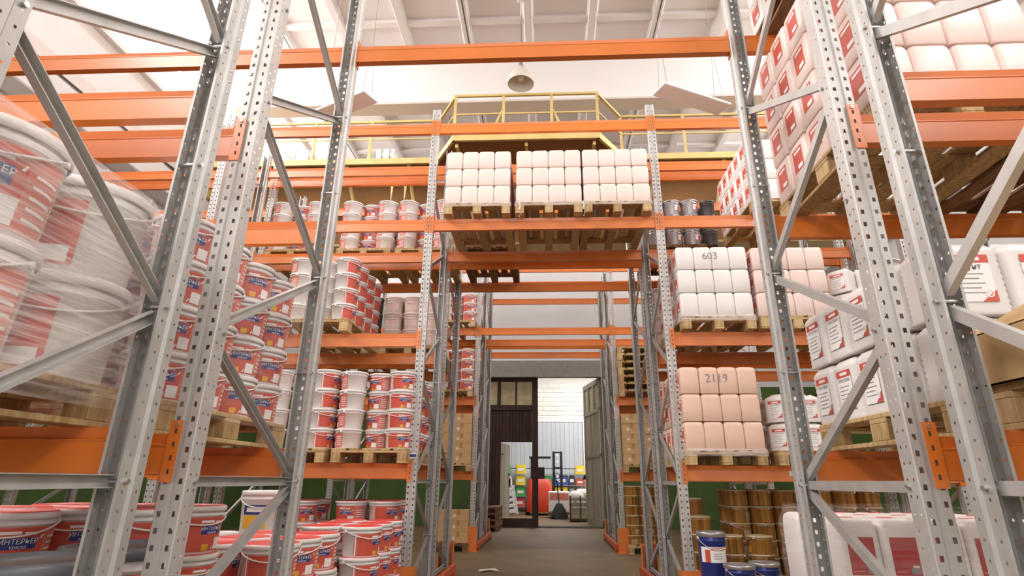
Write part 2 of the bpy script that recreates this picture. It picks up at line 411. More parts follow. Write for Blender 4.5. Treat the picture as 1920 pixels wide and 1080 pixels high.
# upright protectors and guard rails on the floor
gp = MB(); gp.box(-.1, .1, -.012, 0, .02, .42, 'orange'); gp.box(-.1, -.092, 0, .12, .02, .42, 'orange'); gp.box(.092, .1, 0, .12, .02, .42, 'orange'); gp.box(-.12, .12, -.04, .13, 0, .02, 'orange')
gp = gp.mesh('upright_guard')
for r, fr in ((3, 1), (4, 0), (5, 1), (6, 0)):
    for sx, sn in ((-1, 'left'), (1, 'right')):
        y = ROWS[r][0]-.06 if fr else ROWS[r][1]+.06
        tag(obj('upright_guard', gp, None, (sx*1.4, y, 0), (0, 0, 0 if fr else PI)), 'orange steel guard at the foot of the %s rack, %s of the passage' % (ORD[r], sn), 'guard')
for r0, r1 in ((3, 4), (5, 6)):
    for sx, sn in ((-1, 'left'), (1, 'right')):
        b = MB(); b.cham(-.03, .03, ROWS[r0][0]-.02, ROWS[r1][1]+.02, .05, .15, 'orange_worn', .006)
        for y in (ROWS[r0][0]+.05, ROWS[r1][1]-.1): b.box(-.035, .035, y, y+.06, 0, .05, 'orange_worn')
        tag(obj('guard_rail', b, None, (sx*1.285, 0, 0)), 'low worn orange guard rail along the %s racks, %s of the passage' % ('third and fourth' if r0 == 3 else 'fifth and sixth', sn), 'guard rail')

# ------------------------------------------------------------------ pallets
def board(sx, sy, sz, m):
    b = MB(); b.cham(0, sx, 0, sy, 0, sz, m, .003); return b.mesh('board')
PB = {}
for m in ('wood', 'wood_old'):
    PB[m] = dict(deck=board(.143, 1.2, .022, m), deck_n=board(.1, 1.2, .022, m), cross=board(.8, .143, .022, m), block=board(.1, .143, .079, m), bot=board(.1, 1.2, .022, m))
def pallet(x, y, z, label, m='wood', turn=False):
    """0.8 x 1.2 m pallet, corner at x, y; deck boards, cross boards, blocks and bottom boards each a part"""
    t = thing('pallet', label, 'pallet', (x, y, z), 0, 'wooden pallets')
    if turn: t.rotation_euler = (0, 0, PI/2); t.location = (x+1.2, y, z)
    p = PB[m]
    for xx in (0, .35, .7): obj('bottom_board', p['bot'], t, (xx, 0, 0))
    for xx in (0, .35, .7):
        for yy in (0, .53, 1.057): obj('block', p['block'], t, (xx, yy, .022))
    for yy in (0, .53, 1.057): obj('cross_board', p['cross'], t, (0, yy, .101))
    for xx, k in ((0, 'deck'), (.185, 'deck_n'), (.3285, 'deck'), (.515, 'deck_n'), (.657, 'deck')): obj('deck_board', p[k], t, (xx, 0, .123))
    return t
PZ = .145
sp = MB()
for xx in (0, .35, .7):
    sp.box(xx, xx+.1, 0, 1.2, 0, .022, 'wood')
    for yy in (0, .53, 1.057): sp.box(xx, xx+.1, yy, yy+.143, .022, .101, 'wood')
for yy in (0, .53, 1.057): sp.box(0, .8, yy, yy+.143, .101, .123, 'wood')
for xx in (0, .185, .3285, .515, .657): sp.box(xx, xx+.14, 0, 1.2, .123, .145, 'wood')
SPAL = sp.mesh('pallet')
SPALD = SPAL.copy(); SPALD.materials[0] = M['wood_old']

# ------------------------------------------------------------------ buckets
TIER = {1: ['only'], 2: ['bottom', 'top'], 3: ['bottom', 'middle', 'top'], 4: ['bottom', 'second', 'third', 'top'], 5: ['bottom', 'second', 'middle', 'fourth', 'top'], 6: ['bottom', 'second', 'third', 'fourth', 'fifth', 'top']}
COLN = {1: ['single'], 2: ['left', 'right'], 3: ['left', 'middle', 'right'], 4: ['left', 'inner left', 'inner right', 'right'], 5: ['left', 'second', 'middle', 'fourth', 'right']}
DEP = ['front', 'second', 'third', 'fourth', 'fifth']
def patch(b, R, h, a0, a1, z0, z1, off, m, taper=.1, n=10, slant=0.0):
    vs = []
    for i in range(n+1):
        a = a0+(a1-a0)*i/n
        for z in (z0, z1):
            r = R*(1-taper*(1-z/h))+off; aa = a+slant*(z-z0)/(z1-z0)
            vs.append((r*math.sin(aa), -r*math.cos(aa), z))
    b.add(vs, [(2*i, 2*i+2, 2*i+3, 2*i+1) for i in range(n)], m, True)
def wrap_text(b, txt, size, R, h, ac, zc, off, m, taper=.1, bold=0):
    vs, fs = text_geo(txt, size, bold); out = []
    for x, _, z in vs:
        zz = zc+z; r = R*(1-taper*(1-zz/h))+off; a = ac+x/R; out.append((r*math.sin(a), -r*math.cos(a), zz))
    b.add(out, fs, m)
BK = {}
def bucket_kind(key, R, h, body, lid, style, seg=28, rib=True, handle='white_plastic', taper=.1):
    b = MB(); r0 = R*(1-taper)
    prof = [(r0*.97, 0), (r0, .008), (R*(1-taper*.22), h*.78), (R*1.0, h*.785), (R*1.0, h*.80), (R*(1-taper*.15), h*.805), (R*(1-taper*.1), h*.9)]
    b.lathe(prof, body, seg, cap0=True)
    l = MB(); l.lathe([(R*1.03, h*.875), (R*1.055, h*.88), (R*1.055, h*.955), (R*1.03, h*.985), (R*.97, h*.99), (R*.95, h*.965), (R*.0, h*.965)], lid if lid != 'red_lid' else 'white_plastic', seg)
    if lid == 'red_lid': l.lathe([(R*1.0, h*.988), (R*.985, h*1.0), (R*.93, h*1.0), (R*.9, h*.985), (0, h*.985)], 'red_lid', seg)
    hd = MB(); pts = []
    for i in range(15):
        a = -1.45+2.9*i/14; pts.append(((R*1.045)*math.sin(a), -(R*1.045)*math.cos(a), h*(.84-.24*math.cos(a*1.05))))
    hd.tube(pts, .004*R/.15, handle, 6)
    for s_ in (-1, 1): hd.lathe([(.0, .012), (.014, .012), (.014, -.004)], handle, 8, Matrix.Translation((s_*R*.99, 0, h*.84)) @ Matrix.Rotation(s_*PI/2, 4, 'Y'))
    lb = MB(); tp = taper
    if style == 'paint':
        patch(lb, R, h, -1.05, 1.7, h*.05, h*.76, .0012, 'pink_print', tp, 18)
        patch(lb, R, h, -.85, .95, h*.06, h*.74, .0018, 'red_print', tp, 14)
        patch(lb, R, h, -.05, .75, h*.40, h*.58, .0026, 'blue_print', tp, 8)
        wrap_text(lb, 'ИНТЕРЬЕР', .165*R, R, h, .35, h*.52, .0032, 'text_white', tp)
        wrap_text(lb, 'краска', .11*R, R, h, .35, h*.435, .0032, 'text_white', tp)
        patch(lb, R, h, -.1, .35, h*.64, h*.69, .0026, 'text_white', tp, 5)
        patch(lb, R, h, .42, .7, h*.62, h*.67, .0026, 'text_white', tp, 4)
        patch(lb, R, h, .42, .47, h*.08, h*.62, .0034, 'text_white', tp, 1, .45)
        patch(lb, R, h, .55, .95, h*.08, h*.32, .0026, 'text_white', tp, 5)
        patch(lb, R, h, .05, .3, h*.07, h*.2, .0026, 'yellow_print', tp, 4)
        patch(lb, R, h, -1.0, -.93, h*.06, h*.75, .0024, 'text_white', tp, 1)
        for k in range(5): patch(lb, R, h, 1.08, 1.6, h*(.16+.1*k), h*(.19+.1*k), .002, 'text_white', tp, 5)
    elif style == 'back':      # the plain side with a framed data table
        patch(lb, R, h, -1.6, .1, h*.06, h*.74, .0012, 'red_print', tp, 14)
        for k in range(13): patch(lb, R, h, -1.5, -.35, h*(.32+.03*k), h*(.333+.03*k), .002, 'pink_print', tp, 8)
        patch(lb, R, h, -.62, .0, h*.09, h*.25, .002, 'text_white', tp, 5)
        patch(lb, R, h, -1.55, -1.0, h*.4, h*.56, .0028, 'blue_print', tp, 5)
        wrap_text(lb, 'ИНТЕРЬЕР', .115*R, R, h, -1.28, h*.48, .0034, 'text_white', tp)
    elif style == 'pale':
        patch(lb, R, h, -.9, .9, h*.2, h*.68, .0012, 'blush_plastic', tp, 10)
        for k in range(4): patch(lb, R, h, -.5, .5, h*(.3+.08*k), h*(.315+.08*k), .002, 'pink_print', tp, 6)
    elif style == 'yellow':
        patch(lb, R, h, -.9, .35, h*.12, h*.42, .0012, 'yellow_print', tp, 8)
        patch(lb, R, h, -.9, .35, h*.44, h*.66, .0012, 'blue_print', tp, 8)
        patch(lb, R, h, -.7, .2, h*.5, h*.6, .002, 'text_white', tp, 6)
    elif style == 'bluelabel':
        patch(lb, R, h, -.2, 1.1, h*.3, h*.62, .0012, 'blue_print', tp, 8)
        patch(lb, R, h, 0, .9, h*.4, h*.52, .002, 'text_white', tp, 6)
    elif style == 'tin':
        patch(lb, R, h, -1.3, 1.3, h*.32, h*.66, .0012, 'text_white', tp, 14)
        patch(lb, R, h, -.95, -.55, h*.32, h*.6, .002, 'red_print', tp, 5)
        patch(lb, R, h, .85, 1.28, h*.32, h*.62, .002, 'red_print', tp, 5)
        patch(lb, R, h, -.45, .55, h*.59, h*.645, .002, 'red_print', tp, 7)
        for k in range(3): patch(lb, R, h, -.35, .35, h*(.4+.05*k), h*(.415+.05*k), .002, 'text_grey', tp, 5)
    elif style == 'can':
        patch(lb, R, h, -.5, .5, h*.1, h*.6, .0012, 'can_label', tp, 8)
        for k in range(3): patch(lb, R, h, -.4, .4, h*(.2+.08*k), h*(.23+.08*k), .002, 'text_grey', tp, 5)
        patch(lb, R, h, .75, 1.2, h*.1, h*.42, .0012, 'yellow_print', tp, 5)
    parts = dict(body=b.mesh('body'), lid=l.mesh('lid'), handle=hd.mesh('handle'))
    if lb.v: parts['label'] = lb.mesh('label')
    j = MB()
    for p in (b, l, lb):
        base = len(j.v); j.v += p.v; j.f += [[i+base for i in f] for f in p.f]; j.sm += p.sm
        mp = [j.mi(q) for q in p.mats]; j.m += [mp[i] for i in p.m]
    BK[key] = (parts, j.mesh(key), R, h)
bucket_kind('paint_bucket', .142, .21, 'white_plastic', 'white_plastic', 'paint')
bucket_kind('big_paint_bucket', .195, .362, 'white_plastic', 'white_plastic', 'paint', 40)
bucket_kind('big_paint_bucket_b', .195, .362, 'white_plastic', 'white_plastic', 'back', 40)
bucket_kind('red_lid_bucket', .165, .235, 'white_plastic', 'red_lid', 'paint', 32)
bucket_kind('pale_bucket', .128, .235, 'blush_plastic', 'blush_plastic', 'pale')
bucket_kind('grey_bucket', .1, .235, 'dark_tin', 'dark_tin', '')
bucket_kind('grey_lid_tub', .21, .39, 'white_plastic', 'grey_lid', 'paint', 44)
bucket_kind('yellow_label_bucket', .165, .33, 'white_plastic', 'white_plastic', 'yellow', 28)
bucket_kind('blue_label_bucket', .14, .28, 'white_plastic', 'white_plastic', 'bluelabel')
bucket_kind('grey_tin', .123, .24, 'grey_tin', 'grey_tin', 'tin', taper=.03)
bucket_kind('blue_bucket', .13, .33, 'blue_tin', 'grey_tin', 'tin', handle='bolt', taper=.05)
bucket_kind('wood_print_can', .122, .168, 'staves', 'can_rim', 'can', taper=.03, handle='bolt')
bucket_kind('orange_lid_bucket', .165, .235, 'white_plastic', 'orange', 'paint', 32)
def bucket(key, x, y, z, rot, label, parts=True, group=None, hs=1.0, name=None, cat='bucket'):
    p, joined, R, h = BK[key]; nm = key[:-2] if key.endswith('_b') else (name or key)
    if not parts:
        o = tag(obj(nm, joined, None, (x, y, z), (0, 0, rot)), label, cat, group)
    else:
        o = thing(nm, label, cat, (x, y, z), rot, group)
        for k, me in p.items(): obj(k, me, o)
    if hs != 1: o.scale = (1, 1, hs)
    return o
def stack(key, x0, y0, z0, nc, nd, nt, dx, dy, loc, what, group, rot=lambda c, d, t: 0.0, keep=lambda c, d: True, parts=True, hs=1.0, off=lambda c, d: (0, 0), cat='bucket'):
    R, h = BK[key][2], BK[key][3]*hs
    for t in range(nt):
        for c in range(nc):
            for d in range(nd):
                if not keep(c, d): continue
                ox, oy = off(c, d); jx, jy = random.uniform(-.002, .002), random.uniform(-.002, .002)
                lab = '%s, %s tier, %s row, %s column, %s' % (what, TIER[nt][t], DEP[d], COLN[nc][c], loc)
                k = key
                bucket(k, x0+dx*(c+.5)+ox+jx, y0+dy*(d+.5)+oy+jy, z0+t*h, rot(c, d, t)+random.uniform(-.12, .12), lab, parts, group, hs, cat=cat)
q = random.uniform
# --- first rack, left, first level: large wrapped buckets close to the camera
pallet(-2.36, .87, LV[1], 'pallet under the large blurred buckets, first rack left')
for t in range(2):
    for d in range(3):
        for c in range(2):
            k = 'big_paint_bucket_b' if d == 2 else 'big_paint_bucket'
            rr = .6 if d == 2 else .35+.1*t
            bucket(k, -2.165+.415*c, 1.07+.415*d, LV[1]+PZ+t*.362, rr, 'large red and white bucket, %s tier, %s row, %s column, first rack left' % (TIER[2][t], DEP[d], COLN[2][c]),
                   True, 'large buckets on the first rack')
# --- second rack, left, first level
pallet(-2.38, 2.3, LV[1], 'pale pallet under the red bucket stack, second rack left')
stack('paint_bucket', -2.38+.2, 2.3, LV[1]+PZ, 2, 4, 4, .3, .3, 'second rack left', 'red paint bucket', 'red buckets on the second rack',
      rot=lambda c, d, t: .55, hs=1.02)
# --- floor under first and second racks, left
pallet(-3.0, 1.0, 0, 'pallet on the floor under red-lid buckets, first rack left', 'wood_old')
stack('red_lid_bucket', -2.98, 1.02, PZ, 2, 3, 4, .36, .36, 'floor of first rack', 'red-lid paint bucket', 'red-lid buckets on the floor left', rot=lambda c, d, t: .5*d)
pallet(-2.82, 2.32, 0, 'pallet on the floor under red-lid buckets, second rack left', 'wood_old')
stack('red_lid_bucket', -2.8, 2.34, PZ, 3, 3, 4, .35, .37, 'floor of second rack', 'red-lid paint bucket', 'red-lid buckets on the floor left', rot=lambda c, d, t: .4+.3*c, keep=lambda c, d: not (c == 2 and d == 0))
for x, y, n in ((-1.73, 2.05, 'left'), (-1.73, 2.5, 'right')):
    for t in range(2):
        bucket('grey_lid_tub', x, y, .15+t*.41, .6, 'grey-lid tub, %s of a pair by the passage, %s one' % (TIER[2][t], n), True, 'grey-lid tubs', 1.05)
b = MB(); b.cham(-1.98, -1.5, 1.84, 2.72, 0, .15, 'wood_old', .006); tag(obj('wooden_base', b), 'low wooden base under the grey-lid tubs', 'base')
for i in range(3): bucket('orange_lid_bucket', -3.32, 1.55+.36*i, .95, .4, 'orange-lid bucket behind the red-lid buckets, %s from camera, first rack floor' % DEP[i], True, 'orange-lid buckets')
b = MB(); b.cham(-3.5, -3.12, 1.3, 2.5, 0, .95, 'cardboard', .01); tag(obj('carton', b), 'long low carton under the orange-lid buckets', 'carton')
# --- aisle behind the second rack, left
pallet(-2.25, 3.62, 0, 'pallet of red-lid buckets in the aisle behind the second rack', 'wood_old')
stack('red_lid_bucket', -2.24, 3.64, PZ, 2, 3, 3, .36, .36, 'aisle pallet left', 'red-lid paint bucket', 'red-lid buckets in the aisle', rot=lambda c, d, t: 1.3-.9*c)
for i, (x, y, n) in enumerate(((-2.36, 5.0, 3), (-2.72, 5.05, 2), (-3.08, 5.1, 2))):
    for t in range(n):
        bucket('yellow_label_bucket', x, y, PZ+t*.33, .35, 'white bucket with yellow and blue label, %s tier, %s stack in the aisle' % (TIER[n][t], ('right', 'middle', 'left')[i]), True, 'yellow-label buckets')
pallet(-3.28, 4.75, 0, 'low pallet under the yellow-label buckets', 'wood_old', True)
pallet(-2.14, 5.12, 0, 'pallet of red-lid buckets in front of the third rack', 'wood_old')
stack('red_lid_bucket', -2.12, 5.1, PZ, 2, 3, 3, .36, .36, 'stack before third rack', 'red-lid paint bucket', 'red-lid buckets before the third rack', rot=lambda c, d, t: -.25 if c == 0 else 1.05)
# --- third rack, left
for k, x in ((0, -2.3), (1, -3.2)):
    pallet(x, 6.3, 0, 'pallet on the floor of the third rack, left bay, %s one' % ('inner', 'outer')[k], 'wood_old')
    stack('red_lid_bucket', x+.02, 6.35, PZ, 2, 2, 4, .36, .36, 'third rack floor, %s stack' % ('inner', 'outer')[k], 'red-lid paint bucket', 'red-lid buckets on the floor of the third rack', rot=lambda c, d, t: .8*c-.4, parts=False, hs=.92)
frontcol = lambda nc: (lambda c, d: d == 0 or c == nc-1)
mid_off = lambda c, d: (0, .135 if (c == 1 and d == 0) else 0)
wr = lambda c, d, t: (-1.85, -.75, .15)[c] if d == 0 else 1.2
pallet(-2.24, 6.09, LV[1], 'pallet nearest the passage, third rack left, first level')
stack('paint_bucket', -2.26, 6.1, LV[1]+PZ, 3, 4, 4, .275, .3, 'third rack left, level one, inner pallet', 'red bucket', 'red buckets on the third rack', wr, frontcol(3), hs=.97, off=mid_off)
pallet(-3.12, 6.12, LV[1], 'second pallet from the passage, third rack left, first level')
stack('paint_bucket', -3.12, 6.12, LV[1]+PZ, 3, 4, 4, .275, .3, 'third rack left, level one, outer pallet', 'red bucket', 'red buckets on the third rack', lambda c, d, t: -1.9 if c < 2 else 1.0 if d == 0 else 1.5, frontcol(3), hs=1.0, off=mid_off)
pallet(-3.02, 6.09, LV[2], 'pallet under the wrapped red buckets, third rack left, second level')
stack('paint_bucket', -3.03, 6.1, LV[2]+PZ, 3, 4, 4, .275, .3, 'third rack left, level two', 'red bucket', 'red buckets on the third rack', lambda c, d, t: (-1.75, -1.9, 1.2)[c] if d == 0 else 1.6, frontcol(3), hs=.9, off=mid_off)
# --- fourth rack, left
pallet(-2.26, 7.45, LV[2], 'pallet under the pale buckets, fourth rack left, second level')
stack('pale_bucket', -2.26, 7.46, LV[2]+PZ, 3, 2, 3, .27, .28, 'fourth rack left', 'pale pink bucket', 'pale buckets on the fourth rack', parts=True)
for t in range(3): bucket('grey_bucket', -2.39, 7.6, LV[2]+PZ+t*.235, 0, 'dark grey bucket beside the pale buckets, %s tier, fourth rack' % TIER[3][t], False, 'grey buckets')
pallet(-3.2, 7.45, LV[2], 'pallet beside the pale buckets, fourth rack left, second level')
for k, x in ((0, -4.1), (1, -3.02), (2, -2.16)):
    pallet(x, 7.45, LV[3], '%s pallet on the fourth rack left bay, third level' % ('outer', 'middle', 'inner')[k])
    stack('paint_bucket', x-.01, 7.46, LV[3]+PZ, 3, 2, 4, .27, .3, 'fourth rack level three, %s pallet' % ('outer', 'middle', 'inner')[k], 'red bucket', 'red buckets on the fourth rack',
          lambda c, d, t: (-1.75, -.5, -1.95)[c] if d == 0 else 1.3, frontcol(3), False, .93, mid_off)
pallet(-2.25, 7.45, LV[1], 'pallet under the blue-label buckets, fourth rack left, first level')
stack('blue_label_bucket', -2.05, 7.46, LV[1]+PZ, 2, 1, 3, .3, .3, 'fourth rack left', 'white bucket with blue label', 'blue-label buckets on the fourth rack', lambda c, d, t: .3, parts=False)
# --- fifth rack, left
for lev, nt, hs in ((3, 3, .95), (2, 4, 1.0)):
    pallet(-2.27, 11.38, LV[lev], 'pallet under buckets, fifth rack left, %s' % LVN[lev])
    stack('paint_bucket', -2.29, 11.39, LV[lev]+PZ, 3, 1, nt, .275, .3, 'fifth rack left, %s' % LVN[lev], 'red and white bucket', 'buckets on the fifth rack', lambda c, d, t: -.9+.4*c, parts=False, hs=hs, off=mid_off)

# ------------------------------------------------------------------ canisters
def sec_can(hx, hy, h, ribs=0):
    s = [(0, hx-.007, hy-.007, .022), (.010, hx-.001, hy-.001, .026)]
    if ribs:
        z = .02
        while z < h*.80:
            s += [(z, hx-.004, hy-.004, .035), (z+.011, hx, hy, .035)]; z += .026
    else: s += [(h*.5, hx+.001, hy+.001, .024), (h*.82, hx, hy, .026)]
    if ribs: s += [(h*.86, hx-.006, hy-.006, .036), (h*.92, hx-.022, hy-.022, .04), (h*.955, hx-.045, hy-.045, .035)]
    else: s += [(h*.91, hx-.002, hy-.002, .03), (h*.965, hx-.009, hy-.009, .03), (h*.997, hx-.03, hy-.03, .03)]
    return s
def can_mesh(name, hx, hy, h, m, ribs=0):
    b = MB(); b.loft(sec_can(hx, hy, h, ribs), m); return b.mesh(name)
CW, CD, CH = .0992, .118, .27
CANP = {m: can_mesh('canister', CW, CD, CH, m) for m in ('white_plastic', 'blush_plastic', 'peach_plastic')}
def side_label(sg):
    b = MB(); x = sg*(CW+.0015)
    vs = [(x, -.062, .07), (x, .062, .07), (x, .062, .215), (x, -.062, .215)]
    b.add(vs if sg > 0 else vs[::-1], [(0, 1, 2, 3)], 'red_print'); x += sg*.001
    for y0, y1, z0, z1 in ((-.05, .01, .08, .105), (-.05, .04, .185, .2)): b.add([(x, y0, z0), (x, y1, z0), (x, y1, z1), (x, y0, z1)], [(0, 1, 2, 3)], 'text_white')
    return b.mesh('label')
SL = {s_: side_label(s_) for s_ in (-1, 1)}
cb = MB(); cb.lathe([(.03, CH*.95), (.03, CH), (.026, CH*1.005), (0, CH*1.005)], 'red_print', 12); CAP = cb.mesh('cap')
def can_pallet(x0, y0, z0, nt, m, loc, what, group, hs, sides, wood='wood', plabel=None, nc=4, nd=5, write=None, keep=None):
    pallet(x0, y0, z0-PZ, plabel or 'pallet under the canisters, '+loc, wood)
    for t in range(nt):
        for c in range(nc):
            for d in range(nd):
                if keep and not keep(c, d, t): continue
                if not keep and not (d == 0 or (c == 0 and -1 in sides) or (c == nc-1 and 1 in sides)): continue
                lab = '%s, %s tier, %s row, %s column, %s' % (what, TIER[nt][t], DEP[d], COLN[nc][c], loc)
                o = tag(obj('canister', CANP[m], None, (x0+.02+.1+.2*(c*.76/.6/4*.6/.57), y0+.005+.119+.238*d, z0+t*CH*hs), (0, 0, 0), (1.0, 1, hs)), lab, 'canister', group)
                o.location.x = x0+.1+.2*c+random.uniform(-.002, .002)
                if c == 0 and -1 in sides: obj('label', SL[-1], o)
                if c == nc-1 and 1 in sides: obj('label', SL[1], o)
                if t == nt-1 and d == 0: obj('cap', CAP, o)
                if write and t == nt-1 and d == 0 and c == 1:
                    g = MB(); vs, fs = text_geo(write, .12); g.add([(v[0]+.08, -CD-.0045, v[2]+CH*.55) for v in vs], fs, 'text_grey'); obj('handwriting', g, o)
film_loads = []
for k, (x, n) in enumerate(((-1.2, 'left'), (-.33, 'middle'), (.49, 'right'))):
    can_pallet(x, 6.09, LV[3]+PZ, 3, 'blush_plastic', '%s pallet over passage' % n, 'blush canister', 'canisters over the passage', .9, (-1, 1), 'wood', '%s pallet of the three above the passage, third rack' % n)
pallet(-1.2, 7.45, LV[3], 'dark pallet behind the left one above the passage, fourth rack', 'wood_old')
can_pallet(1.52, 6.09, LV[2]+PZ, 3, 'white_plastic', 'third rack right, level two, inner', 'white canister', 'white canisters on the third rack', 1.03, (-1,), write='603')
can_pallet(2.37, 6.09, LV[2]+PZ, 3, 'blush_plastic', 'third rack right, level two, outer', 'blush canister', 'blush canisters on the third rack', 1.01, (-1,))
can_pallet(1.44, 6.09, LV[1]+PZ, 3, 'peach_plastic', 'third rack right, level one', 'peach canister', 'peach canisters on the third rack', 1.05, (-1,), write='2119')
can_pallet(2.48, 6.09, LV[3]+PZ, 3, 'white_plastic', 'third rack right, level three', 'red-label canister', 'red-label canisters on the third rack', 1.02, (-1,))
can_pallet(1.58, 2.25, LV[2]+PZ, 4, 'blush_plastic', 'second rack right, level two', 'red-label canister', 'red-label canisters on the second rack', 1.02, (-1,))
can_pallet(1.62, 2.3, LV[3]+PZ, 2, 'white_plastic', 'second rack right, level three', 'red-label canister', 'red-label canisters high on the second rack', 1.0, (-1,), 'wood_old')
can_pallet(1.48, 7.45, LV[1]+PZ, 3, 'blush_plastic', 'fourth rack right, level one', 'red-label canister', 'red-label canisters on the fourth rack', 1.0, (-1,), nd=3)
pallet(2.43, 2.27, LV[2], 'old pallet beside the red-label canisters, second rack right, second level', 'wood_old')
pallet(3.3, 2.27, LV[2], 'outermost old pallet on the second rack right, second level', 'wood_old')
# striped bags on the outer pallet
for i in range(3):
    b = MB(); b.loft([(0, .3, .2, .08), (.04, .33, .23, .1), (.11, .33, .23, .1), (.16, .28, .18, .08)], 'bag_white')
    b.box(-.2, .2, -.233, -.226, .03, .06, 'red_print'); b.box(-.2, .2, -.233, -.226, .075, .1, 'stripe_green')
    o = tag(obj('bag', b, None, (2.83+.02*i, 2.5, LV[2]+PZ+.165*i+.0)), 'white bag with red and green stripes, %s of three, second rack right' % TIER[3][i], 'bag', 'striped bags')
# --- ribbed canisters
RX, RY, RH = .145, .11, .33
RIB = can_mesh('canister', RX, RY, RH, 'white_plastic', 1)
def rib_label(big):
    b = MB(); y = -RY-.002
    def rect(x0, x1, z0, z1, m, o): b.add([(x0, y-o, z0), (x1, y-o, z0), (x1, y-o, z1), (x0, y-o, z1)], [(0, 1, 2, 3)], m)
    rect(-.085, .085, .05, .25, 'panel_white', 0); rect(-.085, .085, .215, .25, 'red_print', .001); rect(-.04, .05, .225, .24, 'text_white', .002)
    b.add([(.085, y-.001, .05), (.085, y-.001, .1), (.02, y-.001, .05)], [(0, 2, 1)], 'red_print')
    vs, fs = text_geo('Грунт' if big else 'ГРУНТОВКА', .036 if big else .024); b.add([(v[0], y-.002, v[2]+.197) for v in vs], fs, 'text_dark')
    for k in range(5): rect(-.07, .05-.02*(k % 2), .165-.02*k, .169-.02*k, 'text_grey', .001)
    b.lathe([(.018, 0), (.012, 0)], 'text_white', 14, Matrix.Translation((.055, y-.002, .085)) @ Matrix.Rotation(PI/2, 4, 'X'))
    return b.mesh('label')
RL = {True: rib_label(True), False: rib_label(False)}
rc = MB(); rc.lathe([(.026, RH*.94), (.026, RH*1.0), (0, RH*1.0)], 'white_plastic', 14, Matrix.Translation((.08, 0, 0))); RCAP = rc.mesh('cap')
rh = MB(); rh.tube([(-.1, 0, RH*.93), (-.09, 0, RH*1.0), (.02, 0, RH*1.0), (.035, 0, RH*.94)], .011, 'white_plastic', 8); RHAN = rh.mesh('handle')
def ribcan(x, y, z, rot, label, group, big=False, sc=1.0, label_on=True):
    o = tag(obj('ribbed_canister', RIB, None, (x, y, z), (0, 0, rot), (sc, sc, sc)), label, 'canister', group)
    obj('cap', RCAP, o); obj('handle', RHAN, o)
    if label_on: obj('label', RL[big], o)
    return o
pallet(1.58, 2.22, LV[1], 'pale pallet under the ribbed canisters, second rack right, first level')
for t in range(2):
    z = LV[1]+PZ+.32*t
    for d in range(4):
        ribcan(1.70, 2.575+.245*d, z, -PI/2, 'white ribbed canister facing the passage, %s tier, %s from camera, second rack right' % (TIER[2][t], DEP[d]), 'ribbed canisters on the second rack').scale = (.83, 1, 1)
    for c in range(3):
        ribcan(1.735+.295*c, 2.335, z, 0, 'white ribbed canister facing the camera, %s tier, %s column, second rack right' % (TIER[2][t], COLN[3][c]), 'ribbed canisters on the second rack', True)
for lev, x0, loc in ((1, 2.36, 'first level'), (2, 3.26, 'second level')):
    pallet(x0, 6.12, LV[lev], 'pallet under the small ribbed canisters, third rack right, %s' % loc)
    for t in range(2):
        for c in range(3):
            ribcan(x0+.13+.26*c, 6.24, LV[lev]+PZ+.285*t, [-.9, 0, 0][c], 'small ribbed canister, %s tier, %s column, third rack right, %s' % (TIER[2][t], COLN[3][c], loc), 'small ribbed canisters', False, .86)
        ribcan(x0+.13, 6.5, LV[lev]+PZ+.285*t, -PI/2, 'small ribbed canister, %s tier, second row left, third rack right, %s' % (TIER[2][t], loc), 'small ribbed canisters', False, .86)
# --- floor block of red-label canisters behind the second rack, right
pallet(1.56, 3.36, 0, 'pallet on the floor under the large red-label canisters', 'wood_old', True)
FW, FD, FH = .106, .125, .45
FC = can_mesh('canister', FW, FD, FH, 'white_plastic')
fl = MB(); y = -FD-.003
fl.add([(-.068, y, .18), (.068, y, .18), (.068, y, .36), (-.068, y, .36)], [(0, 1, 2, 3)], 'deep_red')
for x0, x1, z0, z1, m in ((.015, .062, .186, .216, 'text_grey'), (-.06, 0, .195, .201, 'pink_print'), (.025, .06, .216, .228, 'paper')):
    fl.add([(x0, y-.001, z0), (x1, y-.001, z0), (x1, y-.001, z1), (x0, y-.001, z1)], [(0, 1, 2, 3)], m)
FL = fl.mesh('label'); fcap = MB(); fcap.cham(-.04, .04, -.02, .02, FH*.98, FH*1.005, 'red_lid', .006); FCAP = fcap.mesh('cap')
for t in range(2):
    for d in range(3):
        for c in range(5):
            if t < 1 and d > 0 and c > 0: continue
            o = tag(obj('canister', FC, None, (1.56+.11+.219*c, 3.37+.135+.262*d, PZ+t*FH)), 'large red-label canister, %s tier, %s row, %s column, floor behind second rack' % (TIER[2][t], DEP[d], COLN[5][c]), 'canister', 'large red-label canisters on the floor')
            if d == 0: obj('label', FL, o)
            if t == 1: obj('cap', FCAP, o)
